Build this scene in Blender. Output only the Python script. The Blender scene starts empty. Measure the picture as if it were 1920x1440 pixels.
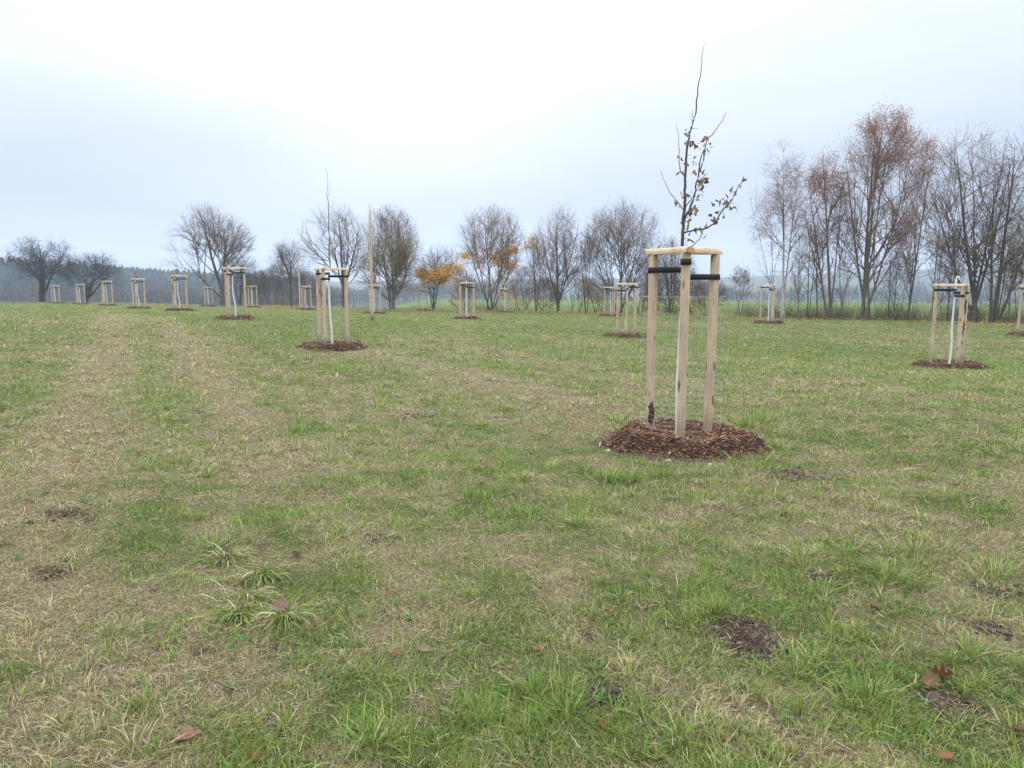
import bpy, math, random
import numpy as np
from math import radians as RAD, sin, cos, pi, tan, atan, atan2, sqrt

# ---------------------------------------------------------------- camera, sky, sun, exposure
SC = bpy.context.scene
F = 1400.0; CAMH = 1.65; PITCH = atan(191.0 / F)
cam_d = bpy.data.cameras.new("camera"); cam = bpy.data.objects.new("camera", cam_d)
SC.collection.objects.link(cam); SC.camera = cam
cam_d.sensor_width = 36.0; cam_d.lens = F / 1920 * 36
cam_d.clip_start = 0.05; cam_d.clip_end = 6000
cam.location = (0, 0, CAMH); cam.rotation_euler = (pi / 2 - PITCH, 0, 0)

SUN_AZ, SUN_EL = RAD(-9), RAD(19)          # azimuth from +Y, clockwise
sun_dir = np.array([sin(SUN_AZ) * cos(SUN_EL), cos(SUN_AZ) * cos(SUN_EL), sin(SUN_EL)])
W = bpy.data.worlds.new("World"); SC.world = W; W.use_nodes = True
nt = W.node_tree; nt.nodes.clear()
def N(tree, typ, **kw):
    n = tree.nodes.new(typ)
    for k, v in kw.items(): setattr(n, k, v)
    return n
sky = N(nt, 'ShaderNodeTexSky', sky_type='NISHITA', sun_disc=False, sun_elevation=SUN_EL, sun_rotation=SUN_AZ)
bg1 = N(nt, 'ShaderNodeBackground'); bg1.inputs[1].default_value = 0.06
nt.links.new(sky.outputs[0], bg1.inputs[0])
tc = N(nt, 'ShaderNodeTexCoord'); sep = N(nt, 'ShaderNodeSeparateXYZ')
nt.links.new(tc.outputs['Generated'], sep.inputs[0])
# cloud layer: soft streaky noise in direction space, flattened towards the horizon
mp = N(nt, 'ShaderNodeMapping'); mp.inputs['Scale'].default_value = (1.4, 1.4, 7.0)
nt.links.new(tc.outputs['Generated'], mp.inputs[0])
nz = N(nt, 'ShaderNodeTexNoise'); nz.inputs['Scale'].default_value = 1.5; nz.inputs['Detail'].default_value = 4; nz.inputs['Roughness'].default_value = .45
nt.links.new(mp.outputs[0], nz.inputs['Vector'])
nzs = N(nt, 'ShaderNodeMath', operation='MULTIPLY_ADD'); nzs.inputs[1].default_value = 0.2; nzs.inputs[2].default_value = -0.10
nt.links.new(nz.outputs['Fac'], nzs.inputs[0])
zz = N(nt, 'ShaderNodeMath', operation='ADD'); nt.links.new(sep.outputs[2], zz.inputs[0]); nt.links.new(nzs.outputs[0], zz.inputs[1])
cr = N(nt, 'ShaderNodeValToRGB'); nt.links.new(zz.outputs[0], cr.inputs[0])
SKY = [(0.0, (.35, .39, .50)), (0.045, (.50, .51, .61)), (0.085, (.44, .47, .575)), (0.13, (.50, .535, .635)),
       (0.20, (.62, .66, .75)), (0.29, (.78, .815, .87)), (0.40, (.88, .92, .98)), (1.0, (3.3, 3.35, 3.4))]
el = cr.color_ramp.elements
while len(el) < len(SKY): el.new(0.5)
for e, (p, c) in zip(el, SKY): e.position = p; e.color = (*[q / 4 for q in c], 1)
# brighter cloud where the hidden sun stands
dt = N(nt, 'ShaderNodeVectorMath', operation='DOT_PRODUCT'); dt.inputs[1].default_value = tuple(sun_dir)
nt.links.new(tc.outputs['Generated'], dt.inputs[0])
pw = N(nt, 'ShaderNodeMath', operation='POWER', use_clamp=False); pw.inputs[1].default_value = 28
mx0 = N(nt, 'ShaderNodeMath', operation='MAXIMUM'); mx0.inputs[1].default_value = 0
nt.links.new(dt.outputs['Value'], mx0.inputs[0]); nt.links.new(mx0.outputs[0], pw.inputs[0])
gl = N(nt, 'ShaderNodeMath', operation='MULTIPLY_ADD'); gl.inputs[1].default_value = 1.3; gl.inputs[2].default_value = 4.0
nt.links.new(pw.outputs[0], gl.inputs[0])
bg2 = N(nt, 'ShaderNodeBackground'); nt.links.new(cr.outputs[0], bg2.inputs[0]); nt.links.new(gl.outputs[0], bg2.inputs[1])
mxs = N(nt, 'ShaderNodeMixShader'); mxs.inputs[0].default_value = 0.94
nt.links.new(bg1.outputs[0], mxs.inputs[1]); nt.links.new(bg2.outputs[0], mxs.inputs[2])
ow = N(nt, 'ShaderNodeOutputWorld'); nt.links.new(mxs.outputs[0], ow.inputs[0])

sl = bpy.data.lights.new("sun", 'SUN'); sl.energy = 1.0; sl.angle = RAD(28); sl.color = (1, .96, .9)
so = bpy.data.objects.new("sun", sl); SC.collection.objects.link(so)
from mathutils import Vector
so.rotation_euler = Vector(tuple(-sun_dir)).to_track_quat('-Z', 'Y').to_euler()
SC.view_settings.view_transform = 'Standard'; SC.view_settings.look = 'None'
SC.view_settings.exposure = 0.42; SC.view_settings.gamma = 1.0
SC.cycles.max_bounces = 6; SC.cycles.diffuse_bounces = 3; SC.cycles.transparent_max_bounces = 8
SC.cycles.volume_bounces = 1; SC.cycles.use_denoising = True
SC.render.engine = 'CYCLES'
SC.render.film_transparent = False

# ---------------------------------------------------------------- helpers
rng = np.random.default_rng(7); random.seed(7)
C = SC.collection
def elev(v): return atan((720 - v) / F) - PITCH
def at(u, v, D):
    """point at forward distance D seen at photo position u, v (used once, to survey the place)"""
    dz = D * tan(elev(v)); dep = D * cos(PITCH) - dz * sin(PITCH)
    return np.array([(u - 960) / F * dep, D, CAMH + dz])
def on_flat(u, v):
    z = 0.0
    for _ in range(6):
        D = (z - CAMH) / tan(elev(v)); p = at(u, v, D); z = .5 * z + .5 * G(p[0], p[1])
    return p

def tag(o, label=None, cat=None, group=None, kind=None):
    if label: o['label'] = label
    if cat: o['category'] = cat
    if group: o['group'] = group
    if kind: o['kind'] = kind
    return o
def empty(name, loc, rz=0.0):
    o = bpy.data.objects.new(name, None); C.objects.link(o); o.location = tuple(loc); o.rotation_euler.z = rz
    o.empty_display_size = 0.2; return o

class MB:
    """collects vertex / quad / triangle arrays into one mesh"""
    def __init__(s): s.v = []; s.q = []; s.t = []; s.n = 0; s.c = []; s.qm = []; s.tm = []
    def add(s, v, q=None, t=None, col=None, mat=0):
        v = np.asarray(v, float).reshape(-1, 3); s.v.append(v)
        if q is not None and len(q): q = np.asarray(q, int).reshape(-1, 4); s.q.append(q + s.n); s.qm.append(np.full(len(q), mat))
        if t is not None and len(t): t = np.asarray(t, int).reshape(-1, 3); s.t.append(t + s.n); s.tm.append(np.full(len(t), mat))
        if col is not None:
            col = np.asarray(col, float)
            if col.ndim == 1: col = np.tile(col, (len(v), 1))
            s.c.append(col)
        s.n += len(v)
    def build(s, name, mats, parent=None, smooth=True, loc=(0, 0, 0)):
        me = bpy.data.meshes.new(name)
        v = np.concatenate(s.v); q = np.concatenate(s.q) if s.q else np.zeros((0, 4), int)
        t = np.concatenate(s.t) if s.t else np.zeros((0, 3), int)
        me.vertices.add(len(v)); me.vertices.foreach_set('co', v.astype(np.float32).ravel())
        nl = len(q) * 4 + len(t) * 3
        me.loops.add(nl); me.loops.foreach_set('vertex_index', np.concatenate([q.ravel(), t.ravel()]).astype(np.int32))
        st = np.concatenate([np.arange(len(q)) * 4, len(q) * 4 + np.arange(len(t)) * 3]).astype(np.int32)
        me.polygons.add(len(st)); me.polygons.foreach_set('loop_start', st)
        me.polygons.foreach_set('use_smooth', np.full(len(st), smooth))
        mi = np.concatenate(s.qm + s.tm).astype(np.int32); me.polygons.foreach_set('material_index', mi)
        if s.c:
            c = np.concatenate(s.c); c4 = np.ones((len(v), 4), np.float32); c4[:, :c.shape[1]] = c
            a = me.color_attributes.new('col', 'FLOAT_COLOR', 'POINT'); a.data.foreach_set('color', c4.ravel())
        me.update(calc_edges=True); me.validate()
        for m in (mats if isinstance(mats, (list, tuple)) else [mats]): me.materials.append(m)
        o = bpy.data.objects.new(name, me); C.objects.link(o); o.location = tuple(loc)
        if parent is not None: o.parent = parent
        return o

def nrm(a): return a / np.maximum(np.linalg.norm(a, axis=-1, keepdims=True), 1e-9)
def frames(T):
    up = np.where(np.abs(T[..., 2:3]) > .95, np.array([1., 0, 0]), np.array([0, 0, 1.]))
    A = nrm(np.cross(up, T)); B = np.cross(T, A); return A, B
def tubes(mb, P, R, m=4, col=None, cap=False):
    """P (n,S,3) centre lines, R (n,S) radii"""
    n, S, _ = P.shape
    T = np.empty_like(P); T[:, 1:-1] = P[:, 2:] - P[:, :-2]; T[:, 0] = P[:, 1] - P[:, 0]; T[:, -1] = P[:, -1] - P[:, -2]
    T = nrm(T); A, B = frames(T)
    a = np.arange(m) / m * 2 * pi
    V = P[:, :, None] + R[:, :, None, None] * (A[:, :, None] * np.cos(a)[None, None, :, None] + B[:, :, None] * np.sin(a)[None, None, :, None])
    idx = np.arange(n * S * m).reshape(n, S, m); i2 = np.roll(idx, -1, axis=2)
    Q = np.stack([idx[:, :-1], i2[:, :-1], i2[:, 1:], idx[:, 1:]], -1).reshape(-1, 4)
    c = None if col is None else (np.asarray(col, float) if np.ndim(col) == 1 else np.repeat(np.repeat(col, S * m, axis=0), 1, axis=0))
    V = V.reshape(-1, 3); tt = None
    if cap:
        cen = np.arange(n); base = n * S * m
        V = np.concatenate([V, P[:, 0], P[:, -1]]); tt = []
        for e, off in ((0, 0), (S - 1, n)):
            r = idx[:, e]; r2 = np.roll(r, -1, axis=1); ce = np.repeat((base + off + cen)[:, None], m, 1)
            tt.append((np.stack([ce, r2, r], -1) if e == 0 else np.stack([ce, r, r2], -1)).reshape(-1, 3))
        tt = np.concatenate(tt)
    mb.add(V, Q, tt, col=c)

def hash2(ix, iy, seed):
    h = (ix.astype(np.int64) * 374761393 + iy.astype(np.int64) * 668265263 + seed * 974634777) & 0x7fffffff
    h = ((h ^ (h >> 13)) * 1274126177) & 0x7fffffff
    return ((h ^ (h >> 16)) & 0xffff) / 65535.0
def vnoise(x, y, sc, seed=0, octv=1):
    o = 0; amp = 1; tot = 0
    for k in range(octv):
        X = x / sc * 2 ** k + 37.7 * k; Y = y / sc * 2 ** k - 11.3 * k
        ix = np.floor(X); iy = np.floor(Y); fx = X - ix; fy = Y - iy
        fx = fx * fx * (3 - 2 * fx); fy = fy * fy * (3 - 2 * fy)
        ix = ix.astype(np.int64); iy = iy.astype(np.int64); s = seed + k * 17
        o = o + amp * ((hash2(ix, iy, s) * (1 - fx) + hash2(ix + 1, iy, s) * fx) * (1 - fy) + (hash2(ix, iy + 1, s) * (1 - fx) + hash2(ix + 1, iy + 1, s) * fx) * fy)
        tot += amp; amp *= .5
    return o / tot
def sstep(a, b, x): t = np.clip((x - a) / (b - a), 0, 1); return t * t * (3 - 2 * t)

# ---------------------------------------------------------------- materials
def mat(name):
    m = bpy.data.materials.new(name); m.use_nodes = True; t = m.node_tree; t.nodes.clear()
    out = N(t, 'ShaderNodeOutputMaterial'); return m, t, out
def noise(t, scale, detail=3, rough=.5, vec=None, dist=0):
    n = N(t, 'ShaderNodeTexNoise'); n.inputs['Scale'].default_value = scale; n.inputs['Detail'].default_value = detail
    n.inputs['Roughness'].default_value = rough; n.inputs['Distortion'].default_value = dist
    if vec is not None: t.links.new(vec, n.inputs['Vector'])
    return n.outputs['Fac']
def ramp(t, fac, stops):
    r = N(t, 'ShaderNodeValToRGB'); e = r.color_ramp.elements
    while len(e) < len(stops): e.new(.5)
    for q, (p, c) in zip(e, stops): q.position = p; q.color = (*c, 1)
    t.links.new(fac, r.inputs[0]); return r.outputs[0]
def mix(t, fac, a, b, mode='MIX'):
    m = N(t, 'ShaderNodeMix', data_type='RGBA', blend_type=mode)
    for s, v in ((0, fac), (6, a), (7, b)):
        if hasattr(v, 'default_value') or hasattr(v, 'is_linked'): t.links.new(v, m.inputs[s])
        else: m.inputs[s].default_value = v if s == 0 else (*v, 1)
    return m.outputs[2]
def bsdf(t, col, rough=.8, spec=.25, normal=None):
    b = N(t, 'ShaderNodeBsdfPrincipled')
    if hasattr(col, 'is_linked'): t.links.new(col, b.inputs['Base Color'])
    else: b.inputs['Base Color'].default_value = (*col, 1)
    b.inputs['Roughness'].default_value = rough; b.inputs['Specular IOR Level'].default_value = spec
    if normal is not None: t.links.new(normal, b.inputs['Normal'])
    return b
def bump(t, h, strength=.5, dist=.01):
    b = N(t, 'ShaderNodeBump'); b.inputs['Strength'].default_value = strength; b.inputs['Distance'].default_value = dist
    t.links.new(h, b.inputs['Height']); return b.outputs[0]
def obj_coords(t, scale=(1, 1, 1), rnd=True):
    tc = N(t, 'ShaderNodeTexCoord'); mp = N(t, 'ShaderNodeMapping'); mp.inputs['Scale'].default_value = scale
    t.links.new(tc.outputs['Object'], mp.inputs[0])
    if rnd:
        oi = N(t, 'ShaderNodeObjectInfo'); cx = N(t, 'ShaderNodeCombineXYZ'); ml = N(t, 'ShaderNodeMath', operation='MULTIPLY')
        ml.inputs[1].default_value = 53.0; t.links.new(oi.outputs['Random'], ml.inputs[0])
        for k in range(3): t.links.new(ml.outputs[0], cx.inputs[k])
        t.links.new(cx.outputs[0], mp.inputs['Location'])
    return mp.outputs[0]

def leafy(name, trans=.35, rough=.55, spec=.3):
    m, t, out = mat(name)
    a = N(t, 'ShaderNodeAttribute', attribute_name='col')
    b = bsdf(t, a.outputs['Color'], rough, spec)
    tr = N(t, 'ShaderNodeBsdfTranslucent'); t.links.new(a.outputs['Color'], tr.inputs[0])
    mx = N(t, 'ShaderNodeMixShader'); mx.inputs[0].default_value = trans
    t.links.new(b.outputs[0], mx.inputs[1]); t.links.new(tr.outputs[0], mx.inputs[2]); t.links.new(mx.outputs[0], out.inputs[0]); return m
M_GRASS = leafy('grass_blade', .3, .5, .25)
M_LEAF = leafy('leaf', .4)
def vcol(name, rough=.85, spec=.15, var=.35, vs=30):
    m, t, out = mat(name); a = N(t, 'ShaderNodeAttribute', attribute_name='col')
    g = N(t, 'ShaderNodeNewGeometry'); f = noise(t, vs, 3, .6, g.outputs['Position'])
    c = mix(t, 1.0, a.outputs['Color'], ramp(t, f, [(.3, (1 - var,) * 3), (.7, (1 + var,) * 3)]), 'MULTIPLY')
    b = bsdf(t, c, rough, spec); t.links.new(b.outputs[0], out.inputs[0]); return m
M_BARK = vcol('bark', vs=6)
M_MULCH = vcol('bark_mulch', .8, .25, .3, 60)

def m_wood():
    m, t, out = mat('peeled_timber'); v = obj_coords(t, (22, 22, 1.6)); v2 = obj_coords(t, (3, 3, 3)); v3 = obj_coords(t, (1.0, 1.0, .35))
    f = noise(t, 2.2, 5, .6, v, .4); c = ramp(t, f, [(.25, (.40, .295, .19)), (.5, (.57, .445, .305)), (.75, (.69, .57, .415))])
    f2 = noise(t, 1.6, 3, .5, v2); c = mix(t, ramp(t, f2, [(.42, (0, 0, 0)), (.72, (.7, .7, .7))]), c, (.40, .32, .245))
    vo = N(t, 'ShaderNodeTexVoronoi'); vo.inputs['Scale'].default_value = 7.0; t.links.new(v3, vo.inputs['Vector'])
    k = ramp(t, vo.outputs['Distance'], [(.10, (.85, .85, .85)), (.19, (0, 0, 0))]); c = mix(t, k, c, (.13, .07, .04))
    f4 = noise(t, 1.1, 4, .7, obj_coords(t, (6, 6, 1.0))); c = mix(t, ramp(t, f4, [(.60, (0, 0, 0)), (.72, (.55, .55, .55))]), c, (.30, .21, .15))
    ck = noise(t, 3.0, 3, .6, obj_coords(t, (30, 30, .9)), .2); c = mix(t, ramp(t, ck, [(.66, (0, 0, 0)), (.70, (.6, .6, .6))]), c, (.16, .11, .08))
    tz = N(t, 'ShaderNodeTexCoord'); sz = N(t, 'ShaderNodeSeparateXYZ'); t.links.new(tz.outputs['Object'], sz.inputs[0])
    ad = N(t, 'ShaderNodeMath', operation='MULTIPLY_ADD'); ad.inputs[1].default_value = -.35; t.links.new(noise(t, 14, 4, .7, tz.outputs['Object']), ad.inputs[0]); t.links.new(sz.outputs[2], ad.inputs[2])
    c = mix(t, ramp(t, ad.outputs[0], [(.0, (.45, .45, .45)), (.12, (0, 0, 0))]), c, (.16, .11, .08))
    b = bsdf(t, c, .8, .15, bump(t, f, .7, .005)); t.links.new(b.outputs[0], out.inputs[0]); return m
M_WOOD = m_wood()
def m_simple(name, c1, c2, scale, rough=.8, spec=.2, bs=.3, bd=.003, sc=(1, 1, 1)):
    m, t, out = mat(name); v = obj_coords(t, sc); f = noise(t, scale, 4, .6, v)
    b = bsdf(t, ramp(t, f, [(.3, c1), (.7, c2)]), rough, spec, bump(t, f, bs, bd)); t.links.new(b.outputs[0], out.inputs[0]); return m
M_STRAP = m_simple('black_webbing', (.012, .012, .014), (.022, .022, .026), 60, .7, .3)
M_WHITE = m_simple('whitewash', (.58, .62, .62), (.82, .84, .83), 14, .8, .2, .6, .004, (1, 1, .6))
M_TWIG = m_simple('sapling_bark', (.05, .038, .032), (.13, .10, .085), 25, .7, .3)
M_WIRE, _t, _o = mat('galvanised_wire'); _b = bsdf(_t, (.42, .43, .44), .45, .5); _b.inputs['Metallic'].default_value = .8; _t.links.new(_b.outputs[0], _o.inputs[0])
M_DBARK = m_simple('dark_bark_remnant', (.035, .022, .016), (.12, .07, .05), 30, .9, .1, .8, .006, (1, 1, .3))
M_STONE = m_simple('stone', (.32, .28, .23), (.50, .45, .38), 30, .9, .2)
M_ENDG = m_simple('sawn_timber', (.42, .27, .15), (.55, .38, .23), 30, .8, .2)

# ---------------------------------------------------------------- survey of the place
HP = 2.05      # rail top above the mound
# name, u (centre), v of post feet, v of rail top, orientation (deg), post circle radius
STANDS = [
 ('A', 1273.5, 824, 470, 272, .385), ('B', 621, 648, 504, 11, .45), ('C', 1780, 683, 533, 53, .43), ('D', 1173.5, 628, 531, 272, .40),
 ('E', 875.5, 596, 529.5, 94, .45), ('F', 440, 594.5, 501, 6, .46), ('G', 336, 581, 516, 8, .46), ('H', 260, 577, 522, 15, .45),
 ('I', 201, 572, 526.6, 8, .45), ('J', 151, 569.6, 532.6, 9, .45), ('K', 104.5, 568, 535, 16, .45), ('L', 391.5, 573.4, 538.3, 22, .45),
 ('M', 474, 575.3, 536, 20, .45), ('N', 574, 579.6, 536, 14, .45), ('O', 702, 586.5, 534, 16, .45), ('P', 793, 582, 542.5, 90, .45),
 ('Q', 946, 584, 540.6, 45, .45), ('R', 1144, 591, 538, 50, .45), ('S', 1440, 603.7, 534, 53, .43), ('T', 1930, 626, 535, 53, .43)]
SP = {}
for n_, u, vb, vt, th, R in STANDS:
    D = HP / (tan(elev(vt)) - tan(elev(vb))); p = at(u, vb, D); SP[n_] = (p[0], p[1], p[2] - .08, th, R)

# control heights: stands, tree feet, and the near meadow
ctrl = [(x, y, z) for (x, y, z, _, _) in SP.values()]
ctrl += [(0, 0, 0), (2, 2, 0), (-2, 2, 0), (3, 5, 0), (-3, 5, 0), (0, 4, 0), (-6, 8, .02), (7, 8, -.02), (-25, 10, .2), (25, 10, -.3), (0, -15, .1), (-15, -10, .2), (15, -10, -.1), (5, 12, -.12), (1, 5, -.05)]
TREEV = [(0, 566, 100), (80, 566, 98), (190, 567, 96), (415, 574, 84), (545, 575.5, 82), (645, 577.5, 80), (737, 580.5, 74), (815, 581.5, 74), (920, 583.5, 70),
         (1003, 585, 68), (1045, 586, 66), (1100, 587.5, 63), (1165, 588, 62), (1250, 590, 59), (1380, 594, 54), (1465, 598, 52), (1553, 599, 51),
         (1623, 600.5, 50), (1700, 601.5, 49), (1822, 604, 47), (1920, 607, 46), (2250, 612, 42), (-300, 562, 108)]
for u, v, D in TREEV: ctrl.append(tuple(at(u, v, D)))
ctrl = np.array(ctrl)
def fit_rbf(P, c=7.0, lam=.06):
    d = np.sqrt(((P[:, None, :2] - P[None, :, :2]) ** 2).sum(-1) + c * c); n = len(P)
    A = np.zeros((n + 3, n + 3)); A[:n, :n] = d - lam * np.eye(n); A[:n, n] = 1; A[:n, n + 1:] = P[:, :2]; A[n:, :n] = A[:n, n:].T
    return np.linalg.solve(A, np.concatenate([P[:, 2], [0, 0, 0]]))
_w = fit_rbf(ctrl)
def zfit(x, y):
    out = np.full(np.shape(x), _w[-3]) + _w[-2] * x + _w[-1] * y
    for (cx, cy, _), w in zip(ctrl, _w): out = out + w * np.sqrt((x - cx) ** 2 + (y - cy) ** 2 + 49)
    return out
_tu = np.array([(u - 960) / F for u, v, D in TREEV]); _td = np.array([D for u, v, D in TREEV]); _o_ = np.argsort(_tu); _tu = _tu[_o_]; _td = _td[_o_]
def line_D(x, y): return np.interp(x / np.maximum(y, 1e-3), _tu, _td)
def ground(x, y):
    x = np.asarray(x, float); y = np.asarray(y, float)
    r = np.hypot(x, y); dl = line_D(x, y); fwd = y > 1
    dl2 = np.where(fwd, np.minimum(dl * 1.0, 130), 60.0)
    # clamp the fit at a little beyond the tree line along each ray
    k = np.minimum(1.0, np.where(fwd, (dl2 + 4) / np.maximum(y, 1e-3), 60 / np.maximum(r, 1e-3)))
    far_side = np.where(np.abs(x) > y * .95 + 20, np.minimum(1, 60 / np.maximum(r, 1e-3)), 1.0); k = np.minimum(k, far_side)
    z = zfit(x * k, y * k); s = r * (1 - k)
    t = x / np.maximum(np.abs(y), 1.0)
    sl = .019 + (.075 - .019) * sstep(-.10, -.26, t) * fwd
    cap = 16.0
    z = z - cap * (1 - np.exp(-s * sl / cap)) - 6 * sstep(150, 420, s)
    # far hills
    hl = lambda cx, cy, rx, ry, h: h * np.exp(-((x - cx) / rx) ** 2 - ((y - cy) / ry) ** 2)
    z = z + hl(-370, 430, 150, 110, 22) + hl(-180, 520, 140, 110, 11)
    rid = 17 + 18 * vnoise(x, y, 520, 5, 3)
    z = z + rid * sstep(620, 1250, y + .12 * x) * (.75 + .5 * vnoise(x, y * .2, 300, 9))
    z = z + 14 * sstep(0.1, .7, t) * sstep(380, 700, y) * fwd
    near = np.exp(-(r / 45) ** 2)
    z = z + near * ((vnoise(x, y, .55, 1, 2) - .5) * .045 + (vnoise(x, y, 2.6, 2, 2) - .5) * .09)
    return z
def G(x, y): return float(ground(np.array([x]), np.array([y]))[0])

# ---- how dry / bare the sward is, from surveyed patches and noise
def seg_dist(x, y, pts):
    d = np.full(np.shape(x), 1e9)
    for (ax, ay), (bx, by) in zip(pts[:-1], pts[1:]):
        vx, vy = bx - ax, by - ay; t = np.clip(((x - ax) * vx + (y - ay) * vy) / (vx * vx + vy * vy), 0, 1)
        d = np.minimum(d, np.hypot(x - ax - t * vx, y - ay - t * vy))
    return d
def path_of(lst): return [tuple(on_flat(u, v)[:2]) for u, v in lst]
DRY_PATHS = [(path_of([(-60, 1180), (60, 960), (130, 800), (180, 700), (205, 620), (215, 590)]), .36, 1.15), (path_of([(520, 900), (420, 740), (345, 640), (300, 596)]), .28, .8),
             (path_of([(640, 650), (830, 690), (990, 735), (1180, 800)]), .38, .6),
             (path_of([(760, 1060), (520, 800), (400, 700), (320, 620)]), .30, .35),
             (path_of([(1200, 705), (1560, 730), (1950, 790)]), .5, .5)]
_a, _b = on_flat(60, 960), on_flat(212, 600); MOWD = (np.array(_b) - np.array(_a))[:2]; MOWD = MOWD / np.linalg.norm(MOWD)
BLOB = []   # x, y, radius, amount of dryness (negative = greener)
for u, v, r, a in [(60, 1150, .45, .8), (200, 1300, .5, .9), (330, 1120, .3, .5), (60, 1380, .5, .6), (120, 970, .35, .4), (1590, 715, .9, .7), (1120, 745, 1.0, .4),
                   (1600, 1130, .3, .4), (1500, 1400, .4, .5), (1560, 870, .5, .35), (900, 1300, .3, .3), (760, 1180, .25, .4), (100, 730, 1.2, .5),
                   (480, 800, 1.0, -.9), (560, 900, .6, -.6), (330, 620, 3.0, -.5), (20, 740, 1.2, -.9), (1000, 960, .5, -.3), (820, 1330, .35, -.5), (1180, 890, .25, -.9),
                   (1345, 1120, .18, -1.2), (560, 1100, .4, -.7), (1700, 1060, .5, -.4), (1640, 1330, .25, -.8), (700, 1420, .3, -.5), (1900, 1430, .3, -.6), (1240, 700, 2.0, -.3),
                   (1050, 1330, .3, -.5), (1050, 620, 4.0, -.3), (1500, 650, 3.5, -.35)]:
    p = on_flat(u, v); BLOB.append((p[0], p[1], r, a))
BARE = []
for u, v, r, a in [(1390, 1190, .17, 1.0), (1425, 1215, .10, 1.0), (1780, 1315, .12, .9), (1550, 1085, .10, .8), (130, 965, .16, .7), (1500, 890, .35, .65), (1850, 1180, .08, .6), (1130, 1300, .09, .7),
                   (510, 1215, .07, .6), (100, 1075, .12, .5), (790, 780, .25, .4), (1190, 845, .3, .3), (1870, 1110, .15, .5), (720, 1010, .1, .4)]:
    p = on_flat(u, v); BARE.append((p[0], p[1], r, a))
def sward(x, y):
    r = np.hypot(x, y)
    d = .46 + (vnoise(x, y, 2.4, 21, 3) - .5) * .75 + (vnoise(x, y, .30, 22, 3) - .5) * 1.35 + (vnoise(x + y * .3, y * .55, 9, 23, 2) - .5) * .45
    for pts, w, a in DRY_PATHS: d = d + a * np.exp(-(seg_dist(x, y, pts) / (w + .012 * r)) ** 2) * .75
    al = x * MOWD[0] + y * MOWD[1]; ac = x * MOWD[1] - y * MOWD[0]
    d = d + (vnoise(ac, al * .06, .75, 24, 2) - .5) * .55
    for bx, by, br, a in BLOB: d = d + .5 * a * np.exp(-((x - bx) ** 2 + (y - by) ** 2) / br ** 2)
    d = d - .13 - .06 * sstep(14, 30, r)
    b = sstep(.76, .92, vnoise(x, y, .33, 31, 3) + .10 * (vnoise(x, y, 2, 32) - .5)) * .9 * (1 - sstep(8, 25, r) * .6)
    for bx, by, br, a in BARE: b = np.maximum(b, a * np.exp(-(((x - bx) ** 2 + (y - by) ** 2) / br ** 2) ** 1.5 * (.6 + vnoise(x, y, .06, 33))))
    for n_, (sx, sy, sz, th, R) in SP.items():
        q = np.hypot(x - sx, y - sy); b = np.maximum(b, .8 * (1 - sstep(.75, 1.12, q)))
    return np.clip(d, -.1, 1.2), np.clip(b, 0, 1)

# ---------------------------------------------------------------- terrain
def m_meadow():
    m, t, out = mat('meadow_ground'); a = N(t, 'ShaderNodeAttribute', attribute_name='col'); s = N(t, 'ShaderNodeSeparateColor'); t.links.new(a.outputs['Color'], s.inputs[0])
    g = N(t, 'ShaderNodeNewGeometry'); P = g.outputs['Position']
    hf = noise(t, 55, 4, .7, P); mf = noise(t, 5, 4, .6, P); lf = noise(t, .8, 4, .6, P)
    green = ramp(t, hf, [(.25, (.022, .026, .012)), (.5, (.065, .075, .03)), (.75, (.15, .16, .065))])
    dry = ramp(t, hf, [(.25, (.04, .032, .02)), (.5, (.14, .115, .068)), (.78, (.29, .245, .15))])
    soil = ramp(t, hf, [(.3, (.028, .020, .016)), (.7, (.10, .075, .058))])
    ad = N(t, 'ShaderNodeMath', operation='MULTIPLY_ADD'); ad.inputs[1].default_value = .8; t.links.new(mf, ad.inputs[0]); t.links.new(s.outputs[0], ad.inputs[2])
    f = ramp(t, ad.outputs[0], [(.45, (0, 0, 0)), (1.0, (1, 1, 1))])
    c = mix(t, f, green, dry)
    ad2 = N(t, 'ShaderNodeMath', operation='MULTIPLY_ADD'); ad2.inputs[1].default_value = .6; t.links.new(mf, ad2.inputs[0]); t.links.new(s.outputs[1], ad2.inputs[2])
    c = mix(t, ramp(t, ad2.outputs[0], [(.42, (0, 0, 0)), (.72, (1, 1, 1))]), c, soil)
    nrmv = bump(t, hf, .8, .02); b = bsdf(t, c, .95, .08, nrmv); t.links.new(b.outputs[0], out.inputs[0]); return m
def m_world(name, stops, scale, lo=.0, stops2=None, stretch=(1, 1, 1)):
    m, t, out = mat(name); g = N(t, 'ShaderNodeNewGeometry'); mp = N(t, 'ShaderNodeMapping'); mp.inputs['Scale'].default_value = stretch
    t.links.new(g.outputs['Position'], mp.inputs[0]); f = noise(t, scale, 6, .65, mp.outputs[0])
    b = bsdf(t, ramp(t, f, stops), .95, .05); t.links.new(b.outputs[0], out.inputs[0]); return m
M_MEADOW = m_meadow()
M_FIELD = m_world('young_crop', [(.3, (.06, .105, .025)), (.7, (.12, .17, .045))], .12, stretch=(1, .3, 1))
M_HILL = m_world('wooded_slope', [(.3, (.03, .045, .03)), (.5, (.055, .06, .035)), (.75, (.10, .085, .05))], .03)

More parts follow.
